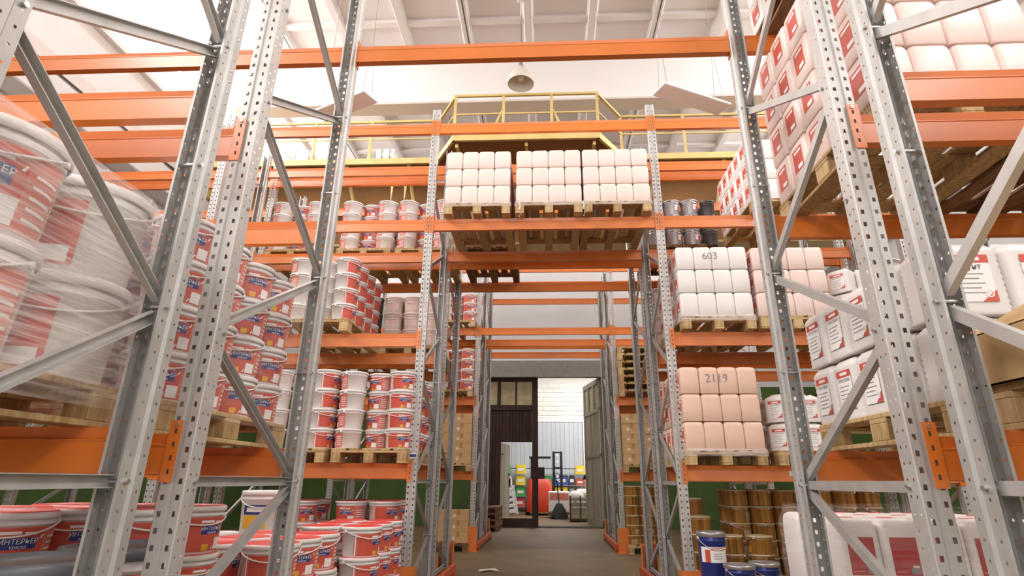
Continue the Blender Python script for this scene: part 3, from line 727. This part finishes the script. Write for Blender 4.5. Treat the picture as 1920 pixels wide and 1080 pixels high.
# --- first rack right: pallet with a cardboard box
pallet(1.53, .87, LV[1], 'pallet under the cardboard box, first rack right')
bx = thing('cardboard_box', 'beige cardboard box with an open flap on the first rack, right', 'box', (1.84, 1.55, LV[1]+PZ))
b = MB(); W, D_, H_ = .33, .5, .17
b.box(-W, W, -D_, -D_+.006, 0, H_, 'cardboard'); b.box(-W, W, D_-.006, D_, 0, H_, 'cardboard'); b.box(-W, -W+.006, -D_, D_, 0, H_, 'cardboard'); b.box(W-.006, W, -D_, D_, 0, H_, 'cardboard'); b.box(-W, W, -D_, D_, 0, .006, 'cardboard')
obj('body', b, bx)
b = MB(); b.add([(-W, -D_, H_), (-W, D_, H_), (-W+.30, D_, H_+.16), (-W+.30, -D_, H_+.16)], [(0, 1, 2, 3)], 'cardboard'); b.add([(-W, -D_, H_+.005), (-W, D_, H_+.005), (-W+.3, D_, H_+.165), (-W+.3, -D_, H_+.165)], [(3, 2, 1, 0)], 'cardboard'); obj('flap', b, bx)
b = MB(); b.add([(W, -D_, H_), (W, D_, H_), (.02, D_, H_+.02), (.02, -D_, H_+.02)], [(0, 1, 2, 3)], 'cardboard'); obj('flap', b, bx)
# --- fourth rack right, tins
pallet(1.5, 7.45, LV[3], 'pallet under the grey wrapped tins, fourth rack right, third level', 'wood_old')
stack('grey_tin', 1.49, 7.46, LV[3]+PZ, 3, 1, 3, .262, .26, 'fourth rack right', 'grey wrapped tin', 'grey tins on the fourth rack', lambda c, d, t: 1.5, parts=True, hs=1.0, cat='tin')
stack('grey_bucket', 2.3, 7.46, LV[3]+PZ, 1, 2, 3, .21, .22, 'fourth rack right beside tins', 'dark grey bucket', 'dark buckets on the fourth rack', parts=False)
pallet(1.5, 7.45, LV[2], 'pallet under the pink cans, fourth rack right, second level')
stack('pale_bucket', 1.49, 7.46, LV[2]+PZ, 2, 1, 4, .262, .26, 'fourth rack right', 'pink wrapped can', 'pink cans on the fourth rack', parts=False, hs=.85, cat='can')
# --- third rack right, floor: tins printed with wooden staves, blue buckets
pallet(1.95, 6.72, 0, 'pallet under the wood-print cans, third rack right, floor', 'wood_old')
pallet(2.85, 6.72, 0, 'outer pallet under the wood-print cans, third rack right, floor', 'wood_old')
stack('wood_print_can', 1.98, 6.74, PZ, 3, 2, 6, .258, .26, 'third rack right', 'wood-print can', 'wood-print cans, middle stacks', lambda c, d, t: .9*c-.6+.4*t, cat='can')
stack('wood_print_can', 2.88, 6.74, PZ, 3, 1, 6, .262, .26, 'third rack right, outer pallet', 'wood-print can', 'wood-print cans, outer stacks', lambda c, d, t: .7*t-.9*c, cat='can')
for i, (x, y, n) in enumerate(((1.62, 6.62, 5), (1.62, 6.9, 6), (1.88, 6.46, 4), (2.17, 6.44, 4))):
    for t in range(n): bucket('wood_print_can', x, y, .05+.168*t, .5*i+.8*t, 'wood-print can, %s in the %s loose stack, third rack right floor' % (TIER[n][t], ('left front', 'left rear', 'centre', 'right')[i]), True, 'loose wood-print cans', cat='can')
b = MB(); b.cham(1.46, 1.94, 6.28, 7.05, 0, .05, 'wood_old', .004); b.cham(1.94, 2.35, 6.28, 6.6, 0, .05, 'wood_old', .004); tag(obj('wooden_base', b), 'low wooden base under the loose wood-print cans', 'base')
for i, (x, y, n, hs) in enumerate(((1.60, 6.12, 2, 1.18), (2.42, 6.1, 2, 1.12))):
    for t in range(n): bucket('blue_bucket', x, y, .0+.33*hs*t, .15, 'tall blue bucket with red label, %s of the %s pair, third rack floor' % (TIER[2][t], ('left', 'right')[i]), True, 'tall blue buckets', hs)
for i, (x, y) in enumerate(((1.72, 5.72), (2.0, 5.9))): bucket('blue_bucket', x, y, .24, .3, 'open-handled blue bucket before the third rack, %s one' % ('front', 'rear')[i], True, 'small blue buckets', .92, cat='bucket')
b = MB(); b.cham(1.5, 2.2, 5.55, 5.98, 0, .24, 'cardboard', .006); tag(obj('carton', b), 'low carton under two blue buckets before the third rack', 'carton')
b = MB(); b.loft([(0, .24, .2, .03), (.4, .25, .21, .03), (.43, .25, .21, .03)], 'cardboard'); b.box(-.3, .26, -.2, .2, .432, .437, 'cardboard', Matrix.Rotation(.06, 4, 'Y'))
tag(obj('carton', b, None, (2.33, 5.5, 0)), 'cardboard carton with a loose lid beside the large red-label canisters', 'carton')
# --- fifth rack right and left: cartons, empty pallets, cans
cbm = MB(); cbm.cham(-.19, .19, -.15, .15, 0, .185, 'cardboard', .004); cbm.box(-.03, .03, -.1515, .1515, .1, .1865, 'tape'); cbm.box(-.1, -.05, -.152, -.15, .06, .11, 'paper'); CBX = cbm.mesh('carton')
for sx, sn, x0, nt in ((-1, 'left', -2.25, 5), (1, 'right', 1.46, 5)):
    pallet(x0, 11.38, LV[1], 'pallet under the cartons, fifth rack %s, first level' % sn, 'wood')
    for t in range(nt):
        for c in range(2):
            tag(obj('carton', CBX, None, (x0+.2+.4*c, 11.55+random.uniform(-.01, .01), LV[1]+PZ+.187*t)), 'brown carton, %s tier, %s column, fifth rack %s' % (TIER[5][t], COLN[2][c], sn), 'carton', 'cartons on the fifth rack')
pallet(-2.25, 11.36, 0, 'pallet on the floor under cartons, fifth rack left', 'wood_old')
for t in range(3):
    for c in range(2): tag(obj('carton', CBX, None, (-2.05+.4*c, 11.55, PZ+.187*t)), 'brown carton on the floor, %s tier, %s column, fifth rack left' % (TIER[3][t], COLN[2][c]), 'carton', 'cartons on the floor')
for i in range(7):
    tag(obj('empty_pallet', SPAL, None, (1.46+random.uniform(-.015, .015), 11.38+random.uniform(-.02, .02), LV[2]+.1455*i)), 'empty pallet number %s from the bottom of the pallet pile, fifth rack right' % ('one', 'two', 'three', 'four', 'five', 'six', 'seven')[i], 'pallet', 'pile of empty pallets')
pallet(1.47, 11.36, 0, 'pallet on the floor under wood-print cans, fifth rack right', 'wood')
stack('wood_print_can', 1.45, 11.37, PZ, 3, 1, 6, .262, .26, 'fifth rack right', 'wood-print can', 'wood-print cans on the fifth rack', lambda c, d, t: .6*t, parts=False, cat='can')
for i in range(4): tag(obj('empty_pallet', SPALD, None, (-2.05, 15.85+.02*(i % 2), .1455*i)), 'old pallet, number %s from the bottom, pile beside the brown gate leaf' % ('one', 'two', 'three', 'four')[i], 'pallet', 'pile of old pallets by the gate')

# ------------------------------------------------------------------ stretch film
def wrap(x0, x1, y0, y1, z0, z1, label, m='film', r=.1, amp=.006, rows=9):
    b = MB(); hx, hy = (x1-x0)/2, (y1-y0)/2; secs = []; vs = []; fs = []; cn = 5; per = 4*(cn+1)
    for i in range(rows+1):
        z = (z1-z0)*i/rows; s_ = 0 if i < rows else -.05; e = math.sin(i*2.4)*amp
        for qd, (sx, sy) in enumerate(((1, 1), (-1, 1), (-1, -1), (1, -1))):
            for k in range(cn+1):
                a = qd*PI/2+k*PI/2/cn; j = e+random.uniform(-amp, amp)*.5+s_
                vs.append((sx*(hx-r)+(r+j)*math.cos(a), sy*(hy-r)+(r+j)*math.sin(a), z+(0 if i in (0,) else random.uniform(-.01, .01))))
    for i in range(rows):
        for k in range(per): l = (k+1) % per; fs.append((i*per+k, i*per+l, (i+1)*per+l, (i+1)*per+k))
    b.add(vs, fs, m, True)
    return tag(obj('stretch_film', b, None, ((x0+x1)/2, (y0+y1)/2, z0)), label, 'film', 'stretch film')
wrap(-2.4, -1.515, .83, 2.13, LV[1]+.06, LV[1]+PZ+.74, 'hazy stretch film around the large buckets, first rack left', 'film', .16)
wrap(1.545, 2.76, 3.33, 4.2, .1, 1.09, 'cloudy stretch film around the large red-label canisters on the floor', 'film_thin', .06)
wrap(-2.22, -1.55, 2.27, 3.53, LV[1]+.1, LV[1]+PZ+.88, 'streaky stretch film around the red buckets, second rack left', 'film_thin', .12)
for x, z, n in ((-1.2, LV[3], 'left pallet over the passage'), (-.33, LV[3], 'middle pallet over the passage'), (.49, LV[3], 'right pallet over the passage'), (1.52, LV[2], 'white canister pallet, third rack right'), (1.44, LV[1], 'peach canister pallet, third rack right')):
    wrap(x-.015, x+.815, 6.07, 7.31, z+.085, z+PZ+.03, 'low film skirt round the base of the %s' % n, 'film', .03, .004, 3)
ft = MB(); ft.tube([(0, 0, 0), (.01, -.03, -.05), (-.015, -.05, -.1), (.01, -.04, -.15), (-.01, -.045, -.2)], .012, 'film_thick', 7); ftm = ft.mesh('film_tail')
for x, n in ((-.29, 'left'), (.47, 'right')): tag(obj('film_tail', ftm, None, (x, 6.07, LV[3]+.12), (0, 0, .4)), 'twisted film tail hanging off the %s end of the middle pallet above the passage' % n, 'film')

# ------------------------------------------------------------------ gate, room beyond
dr = thing('gate_leaf', 'dark brown plank gate leaf with a wicket opening, closing the left half', 'gate', (0, YB-.02, 0))
x0, x1 = GX0, -.25
plank = 0
def part_box(name, par, *a, c=.004):
    bb = MB(); bb.cham(*a, c) if False else bb.cham(a[0], a[1], a[2], a[3], a[4], a[5], a[6], c); return obj(name, bb, par)
WX0, WX1, WZ0, WZ1 = -1.345, -.435, .24, 2.29
part_box('frame_rail', dr, x0, x1, -.03, .06, 4.05, 4.22, 'wood_brown')
part_box('frame_rail', dr, x0, x1, -.03, .06, 3.2, 3.36, 'wood_brown')
part_box('frame_rail', dr, x0, x1, -.03, .06, .02, .24, 'wood_brown')
part_box('frame_stile', dr, x1-.17, x1, -.035, .065, .02, 4.22, 'wood_brown'); part_box('frame_stile', dr, x0, x0+.15, -.035, .065, .02, 4.22, 'wood_brown')
part_box('frame_stile', dr, -1.47, -1.37, -.035, .065, 3.36, 4.05, 'wood_brown')
part_box('mullion', dr, -.93, -.88, -.03, .05, 3.36, 4.05, 'wood_brown')
part_box('mullion', dr, -1.8, -1.76, -.03, .05, 3.36, 4.05, 'wood_brown')
for a, c in ((-1.37, -.93), (-.88, -.42), (-1.76, -1.47), (x0+.15, -1.8)):
    bb = MB(); bb.box(a, c, .0, .012, 3.36, 4.05, 'dusty_glass'); obj('pane', bb, dr)
xx = x0+.15
while xx < x1-.17-.02:
    xe = min(xx+.098, x1-.17)
    segs = [(.24, 3.2)] if xe <= WX0+.01 or xx >= WX1-.01 else [(WZ1, 3.2)]
    for z0, z1 in segs: part_box('plank', dr, xx+.003, xe-.003, .0, .03, z0, z1, 'wood_brown', c=.006)
    xx += .1
for a in ((x0+.15, WX0, .24, 3.2), (WX0, WX1, WZ1, 3.2)): bb = MB(); bb.box(a[0], a[1], .031, .04, a[2], a[3], 'wood_brown'); obj('backing_sheet', bb, dr)
wd = thing('wicket_door', 'weathered grey plank wicket door standing open behind the brown gate', 'door', (WX0, YB+.06, .24), math.radians(76))
for k in range(8): part_box('plank', wd, .01+.11*k, .115+.11*k, 0, .03, 0, 2.03, 'wood_grey', c=.005)
part_box('handle', wd, .8, .83, -.05, 0, .85, 1.05, 'steel_dark'); part_box('hinge', wd, 0, .25, -.01, 0, 1.7, 1.75, 'steel_dark'); part_box('latch', wd, .74, .84, -.03, 0, 1.15, 1.2, 'steel_dark')
rl = thing('gate_leaf', 'pale weathered gate leaf swung open on the right side of the gate', 'gate', (GX1-.02, YB+.1, 0), math.radians(101))
part_box('frame_rail', rl, 0, 1.9, -.03, .05, 4.05, 4.2, 'wood_grey'); part_box('frame_rail', rl, 0, 1.9, -.03, .05, 3.2, 3.33, 'wood_grey'); part_box('frame_rail', rl, 0, 1.9, .0, .05, 1.9, 2.0, 'wood_grey'); part_box('frame_rail', rl, 0, 1.9, -.03, .05, .02, .2, 'wood_grey')
for a in (0, .62, 1.2, 1.76): part_box('frame_stile', rl, a, a+.14, -.03, .05, 3.33 if 0 < a < 1.7 else .02, 4.05, 'wood_grey')
for a in (.14, .76, 1.34): bb = MB(); bb.box(a, a+.48, 0, .012, 3.33, 4.05, 'dusty_glass'); obj('pane', bb, rl)
bb = MB(); bb.box(.14, 1.76, -.012, -.002, .2, 3.2, 'wood_grey'); obj('backing_sheet', bb, rl)
for k in range(12): part_box('plank', rl, .14+.135*k+.003, .14+.135*(k+1)-.003, 0, .03, .2, 3.2, 'wood_grey', c=.006)
bb = MB(); bb.lathe([(0, .03), (.07, .02), (.08, -.02), (0, -.03)], 'black_plastic', 12, Matrix.Translation((1.83, .1, 1.35)) @ Matrix.Rotation(PI/2, 4, 'X')); bb.tube([(1.83, .12, 1.35), (1.9, .15, 1.25), (1.83, .15, 1.15)], .012, 'black_plastic', 6); obj('lock', bb, rl)
# the room beyond: floor, walls, ceiling
b = MB(); b.box(-7, 7, YB+.42, 29.5, -.2, 0, 'floor'); struct('floor_beyond', b)
b = MB(); b.box(-7, 7, YB+.42, 29.5, 6.6, 6.8, 'concrete_white'); struct('ceiling_beyond', b)
b = MB(); b.box(-7.2, -7, YB+.42, 29.5, 0, 6.6, 'concrete_white'); struct('wall_beyond_left', b)
b = MB(); b.box(7, 7.2, YB+.42, 29.5, 0, 6.6, 'concrete_white'); struct('wall_beyond_right', b)
b = MB(); b.box(-7, 7, 26.6, 26.9, 0, 6.6, 'brick_white'); wb = struct('wall_beyond_back', b)
brk = MB(); brk.cham(0, .48, 0, .03, 0, .18, 'brick_white', .012); BRK = brk.mesh('brick')
for rw in range(7):
    for k in range(14):
        obj('brick', BRK, wb, (-2.9+.5*k+(.25 if rw % 2 else 0)+random.uniform(-.01, .01), 26.575+random.uniform(-.008, .01), 4.05+.205*rw))
b = MB(); b.cham(-2.7, 1.95, 26.5, 26.6, 3.82, 3.97, 'concrete_white', .01); struct('trim_6', b)
cg = thing('corrugated_gate', 'pale grey corrugated metal gate in the back of the room beyond', 'gate', (0, 26.5, 0))
for k in range(21): part_box('corrugation', cg, -2.6+.2*k, -2.6+.2*k+.198, -.03, .02, 1.75, 3.75, 'corrugated', c=.015)
for k in range(21): part_box('corrugation', cg, -2.6+.2*k, -2.6+.2*k+.198, -.02, .03, .05, 1.73, 'corrugated', c=.015)
part_box('frame_rail', cg, -2.7, 1.7, -.05, .05, 3.75, 3.83, 'white_frame'); part_box('frame_stile', cg, 1.62, 1.75, -.06, .06, 0, 3.83, 'white_frame')
# shelves of coloured goods in front of that gate
cols = ['green_box', 'yellow_box', 'orange_box', 'blue_box', 'dark_box', 'grey_box', 'red_print', 'white_plastic', 'yellow_print']
SHZ = [.195, .615, 1.065, 1.515]
gl = [(-1.75, 3, .35, .4, 'green_box', 'green'), (-1.72, 2, .4, .38, 'white_plastic', 'pale'), (-1.7, 1, .4, .4, 'orange_box', 'orange'), (-1.15, 3, .42, .4, 'yellow_box', 'upper yellow'), (-1.15, 2, .42, .4, 'yellow_box', 'middle yellow'), (-1.15, 1, .42, .38, 'green_box', 'lower green'),
      (-.05, 2, .5, .4, 'green_box', 'bright green'), (-.05, 1, .5, .35, 'grey_box', 'pale grey'), (.6, 2, .62, .42, 'blue_box', 'blue'), (.58, 1, .6, .4, 'yellow_box', 'flat yellow'), (1.06, 2, .26, .42, 'dark_box', 'dark'), (1.05, 1, .25, .34, 'grey_box', 'grey'), (1.42, 3, .4, .36, 'yellow_box', 'upper right yellow'),
      (1.42, 2, .4, .28, 'red_print', 'red'), (1.4, 1, .38, .32, 'orange_box', 'small orange'), (.98, 0, .36, .36, 'grey_box', 'low grey'), (1.42, 0, .4, .36, 'white_plastic', 'low white'), (.5, 0, .5, .36, 'dark_box', 'low dark'), (-1.2, 0, .5, .36, 'red_print', 'low red')]
st = thing('shelf_rack', 'low shelf rack full of coloured goods against the corrugated gate', 'shelf', (0, 26.05, 0))
for z in SHZ: part_box('shelf', st, -2.0, 1.7, -.15, .3, z-.015, z, 'grey_tin')
for x in (-2.0, -.4, .3, 1.68): part_box('post', st, x, x+.03, .26, .3, 0, 2.0, 'grey_tin')
for x, si, w_, h_, m, n in gl:
    b = MB(); b.loft([(0, w_/2, .1, .03), (h_*.5, w_/2, .11, .04), (h_*.95, w_/2-.02, .09, .03)], m); b.box(-w_*.3, w_*.3, -.113, -.108, h_*.3, h_*.6, 'text_white' if m not in ('white_plastic',) else 'grey_box')
    tag(obj('packed_goods', b, None, (x, 26.08, SHZ[si])), '%s packed goods on the low shelves beyond the gate' % n, 'goods', 'coloured goods beyond the gate')
# forklift
fk = thing('forklift', 'red forklift with black mast parked beyond the gate', 'forklift', (-.3, 24.0, 0))
b = MB(); b.loft([(.12, .48, .75, .1), (.3, .5, .8, .12), (1.05, .48, .78, .14), (1.3, .4, .66, .14)], 'forklift_red'); obj('body', b, fk)
for sx in (-1, 1):
    for sy in (-.5, .45):
        b = MB(); b.lathe([(0, -.07), (.17, -.07), (.19, 0), (.17, .07), (0, .07)], 'black_plastic', 16, Matrix.Rotation(PI/2, 4, 'Y')); obj('wheel', b, fk, (sx*.47, sy, .19))
b = MB()
for sx in (.52, .82): b.cham(sx, sx+.1, -.1, .05, .05, 2.35, 'steel_dark', .01)
for z in (.3, 1.0, 1.7, 2.28): b.box(.52, .92, -.05, .0, z, z+.06, 'steel_dark')
mst = obj('mast', b, fk)
for z in (1.35, 1.9, 2.15): part_box('mast_plate', mst, .66, .76, -.12, -.1, z, z+.1, 'panel_white')
for sy in (-.4, .3): part_box('guard_post', fk, -.35, -.3, sy, sy+.05, 1.2, 2.1, 'steel_dark')
part_box('overhead_guard', fk, -.4, .45, -.5, .45, 2.08, 2.14, 'steel_dark'); part_box('seat_back', fk, -.25, .2, .2, .3, 1.25, 1.75, 'black_plastic')
for sx in (.55, .8): part_box('fork', fk, sx, sx+.09, -1.0, -.1, .06, .1, 'steel_dark')
# pallet truck
pt = thing('pallet_truck', 'black hand pallet truck with upright handle beyond the gate', 'pallet truck', (.42, 21.3, 0))
b = MB(); b.loft([(.06, .3, .22, .05), (.25, .24, .18, .05), (.5, .1, .1, .04)], 'black_plastic'); obj('pump_body', b, pt)
b = MB(); b.tube([(0, 0, .4), (-.05, -.05, .9), (-.08, -.08, 1.25)], .022, 'steel_dark', 8); obj('tiller', b, pt)
b = MB(); b.tube([(-.2, -.1, 1.45), (-.2, -.1, 1.25), (-.08, -.08, 1.2), (.04, -.06, 1.25), (.04, -.06, 1.45), (-.08, -.08, 1.5)], .015, 'steel_dark', 8, True); obj('handle', b, pt)
for sx in (-.2, .2): part_box('fork', pt, sx-.07, sx+.07, .2, 1.2, .06, .1, 'steel_dark')
for sx in (-.1, .1): b = MB(); b.lathe([(0, -.03), (.09, -.03), (.09, .03), (0, .03)], 'grey_box', 14, Matrix.Rotation(PI/2, 4, 'Y')); obj('wheel', b, pt, (sx, -.12, .09))
b = MB(); b.cham(-.38, .38, -.35, .35, .2, .88, 'white_plastic', .02); b.box(-.33, .33, -.356, -.35, .6, .82, 'pink_print'); b.cham(-.4, .4, -.4, .4, .102, .2, 'wood_old', .006)
tag(obj('wrapped_load', b, None, (.42, 22.05, 0)), 'small white and red load on the hand pallet truck beyond the gate', 'load')
for i, (x, y) in enumerate(((.98, 20.2), (1.02, 21.0))):
    ct = thing('crate', '%s wooden slatted crate filled with white bags beyond the gate' % ('front', 'rear')[i], 'crate', (x+.08, y, 0))
    for z in (.1, .27, .44, .61): part_box('slat', ct, -.33, .33, -.33, -.31, z, z+.12, 'wood_grey'); part_box('slat', ct, -.33, -.31, -.31, .33, z, z+.12, 'wood_grey')
    for sx in (-.33, .0, .29):
        part_box('post', ct, sx, sx+.04, -.35, -.33, 0, .78, 'wood_old')
    part_box('base', ct, -.33, .33, -.33, .33, .05, .1, 'wood_old'); part_box('slat', ct, .31, .33, -.31, .33, .1, .73, 'wood_grey')
    for k in range(2):
        b = MB(); b.loft([(0, .2, .2, .12), (.1, .27, .26, .15), (.22, .24, .22, .15), (.3, .12, .12, .08)], 'bag_white'); tag(obj('white_bag', b, None, (x-.02+.2*k, y+.1*k-.05, .62+.06*k)), '%s white bag heaped in the %s crate beyond the gate' % (('left', 'right')[k], ('front', 'rear')[i]), 'bag')
for i in range(4):
    sc = thing('folding_rack', 'white slatted frame leaning beyond the wicket opening, number %s' % ('one', 'two', 'three', 'four')[i], 'frame', (-1.28-.05*i, 22.6+.25*i, 0)); sc.rotation_euler = (0, -.16, 0)
    for sx in (-.2, .2): part_box('upright', sc, sx-.02, sx+.02, 0, .04, 0.04, 1.05, 'white_frame')
    for k in range(5): part_box('slat', sc, -.2, .2, 0, .03, .12+.19*k, .2+.19*k, 'white_frame')

# ------------------------------------------------------------------ overhead crane
cr = thing('overhead_crane', 'yellow overhead crane bridge with railed walkway under the ceiling', 'crane', (0, 0, 0))
OUT = [(-7.6, 10.75), (-2.35, 10.75), (-1.85, 9.9), (1.13, 9.9), (1.72, 10.75), (7.6, 10.75)]
Z0, Z1, ZR = 7.78, 7.9, 8.92
deck = MB(); vs = [(x, y, Z0+.06) for x, y in OUT]+[(7.6, 11.5, Z0+.06), (-7.6, 11.5, Z0+.06)]; n = len(vs)
deck.add(vs, [list(range(n))[::-1]], 'crane_brown'); deck.add([(x, y, z+.04) for x, y, z in vs], [list(range(n))], 'crane_brown'); obj('deck', deck, cr)
for (xa, ya), (xb, yb) in zip(OUT, OUT[1:]):
    d = Vector((xb-xa, yb-ya, 0)); L = d.length; T = Matrix.Translation((xa, ya, 0)) @ Matrix.Rotation(math.atan2(d.y, d.x), 4, 'Z')
    b = MB(); b.box(-.02, L+.02, -.03, .03, Z0, Z1+.02, 'crane_yellow', T); obj('edge_beam', b, cr)
    b = MB(); b.box(-.02, L+.02, -.025, .025, ZR-.05, ZR, 'crane_yellow', T); obj('hand_rail', b, cr)
    b = MB(); b.box(0, L, -.012, .012, 8.42, 8.45, 'crane_yellow', T); obj('knee_rail', b, cr)
for x, y in ((-6.4, 10.75), (-5.2, 10.75), (-3.9, 10.75), (-2.35, 10.75), (-1.85, 9.9), (-.83, 9.9), (.18, 9.9), (1.13, 9.9), (1.72, 10.75), (3.1, 10.75), (4.6, 10.75), (6.2, 10.75)):
    b = MB(); b.box(x-.028, x+.028, y-.02, y+.02, Z0, ZR, 'crane_yellow'); obj('rail_post', b, cr)
for x, s_ in ((-.83, -1), (.18, 1)):
    b = MB(); b.tube([(x, 9.9, 8.55), (x+s_*.28, 9.9, 7.9)], .025, 'crane_yellow', 6); obj('rail_strut', b, cr)
b = MB(); b.cham(-7.9, 7.9, 11.55, 12.0, 6.95, 7.95, 'crane_brown', .02); b.box(-7.9, 7.9, 11.5, 12.05, 6.93, 6.99, 'crane_yellow'); b.box(-7.9, 7.9, 11.5, 12.05, 7.9, 7.97, 'crane_yellow'); obj('girder', b, cr)
b = MB(); b.cham(-7.9, 7.9, 13.4, 13.9, 6.95, 7.95, 'crane_brown', .02); b.box(-7.9, 7.9, 13.35, 13.95, 6.93, 6.99, 'crane_yellow'); obj('girder', b, cr)
for x in (-6.2, -4.4, -3.0, -1.8, -.35, 1.05, 2.4, 3.9, 5.6):
    b = MB(); b.tube([(x, 10.8, 7.8), (x+.0, 11.6, 7.1)], .04, 'crane_yellow', 6); obj('bracket', b, cr)
    b = MB(); b.box(x-.03, x+.03, 10.0 if -1.9 < x < 1.2 else 10.8, 11.5, 7.7, 7.79, 'crane_yellow'); obj('cross_bearer', b, cr)
for x in (-3.35, -3.05):
    b = MB(); b.tube([(x+.35, 10.9, 7.7), (x+.1, 10.9, 7.62), (x, 10.9, 7.4), (x, 10.9, 6.4)], .04, 'crane_yellow', 8); obj('conduit', b, cr)
for sx in (-1, 1):
    b = MB(); b.cham(sx*7.75-.15, sx*7.75+.15, 10.3, 14.2, 7.2, 7.7, 'crane_yellow', .02); obj('end_carriage', b, cr)
for x, n in ((-5.1, 'left'), (-3.55, 'right')):
    b = MB(); T = Matrix.Translation((x, 10.95, 8.1)) @ Matrix.Rotation(PI/2, 4, 'Y'); L = .48 if n == 'left' else .2
    b.lathe([(0, -L), (.16, -L), (.17, -L+.02), (.17, L-.02), (.16, L), (.13, L), (.13, L-.05), (0, L-.05)], 'panel_white', 24, T)
    for e in (-L*.4, L*.5): b.lathe([(.172, e-.02), (.178, e-.01), (.178, e+.01), (.172, e+.02)], 'grey_tin', 24, T)
    tag(obj('drum', b), 'white cylindrical drum lying on the crane walkway, %s one' % n, 'drum')
for sx in (-1, 1):
    b = MB(); b.cham(sx*7.95-.25, sx*7.95+.25, YF, YB, 6.7, 7.2, 'concrete_white', .02); struct('trim_%d' % (7 if sx < 0 else 8), b)
# bell lamps
def bell(x, y, z, label, s_=1.0, rod=1.6):
    t = thing('bell_lamp', label, 'lamp', (x, y, z)); t.scale = (s_, s_, s_)
    b = MB(); b.lathe([(.27, 0), (.275, .015), (.25, .12), (.2, .24), (.12, .34), (.06, .38), (.05, .42)], 'lamp_grey', 32); sh = obj('shade', b, t)
    b = MB(); b.lathe([(.265, .003), (.24, .12), (.19, .23), (.11, .33), (0, .36)], 'lamp_inner', 32); obj('reflector', b, sh)
    b = MB(); b.lathe([(0, .08), (.05, .1), (.07, .16), (.04, .26), (.03, .34)], 'panel_white', 16); obj('bulb', b, sh)
    b = MB(); b.lathe([(.05, .41), (.06, .44), (.045, .52), (0, .53)], 'grey_tin', 14); b.tube([(0, 0, .52), (0, 0, .52+rod)], .015, 'grey_tin', 8); obj('stem', b, t)
    b = MB(); b.cham(-.1, .1, -.06, .06, .5+rod, .62+rod, 'panel_white', .01); obj('ceiling_box', b, t)
bell(-.45, 9.5, 8.86, 'grey bell lamp hanging from the ceiling above the passage', 1.0, 1.72)
bell(-2.5, 12.6, 8.9, 'small grey bell lamp beyond the crane walkway', 1.0, 1.68)
# hanging flat light panels
for x0, y0, z0, rz, n, L in ((-2.95, 6.9, 6.42, -.45, 'left', 1.05), (2.2, 7.0, 6.48, .45, 'right', 1.2)):
    t = thing('light_panel', 'white flat hanging light panel above the third rack, %s one' % n, 'light panel', (x0, y0, z0), rz)
    b = MB(); b.cham(-L/2, L/2, -.15, .15, 0, .035, 'panel_white', .006); obj('housing', b, t)
    b = MB(); b.box(-L/2+.02, L/2-.02, -.13, .13, -.003, 0, 'panel_white'); obj('diffuser', b, t)
    for sx in (-L/2+.08, L/2-.08):
        for sy in (-.1, .1):
            b = MB(); b.tube([(sx, sy, .03), (sx*.97, 0, 1.2), (sx*.97, 0, HC-z0-.01)], .004, 'grey_tin', 5); obj('wire', b, t)
# litter on the floor
b = MB(); b.add([(0, 0, .004), (.16, .03, .02), (.3, .0, .006), (.26, .1, .03), (.14, .14, .01), (.03, .1, .02)], [(0, 1, 3, 5), (1, 2, 3), (3, 4, 5)], 'paper')
tag(obj('paper_scrap', b, None, (-.98, 9.0, .003), (0, 0, .2)), 'crumpled white paper scrap lying on the concrete floor', 'litter')
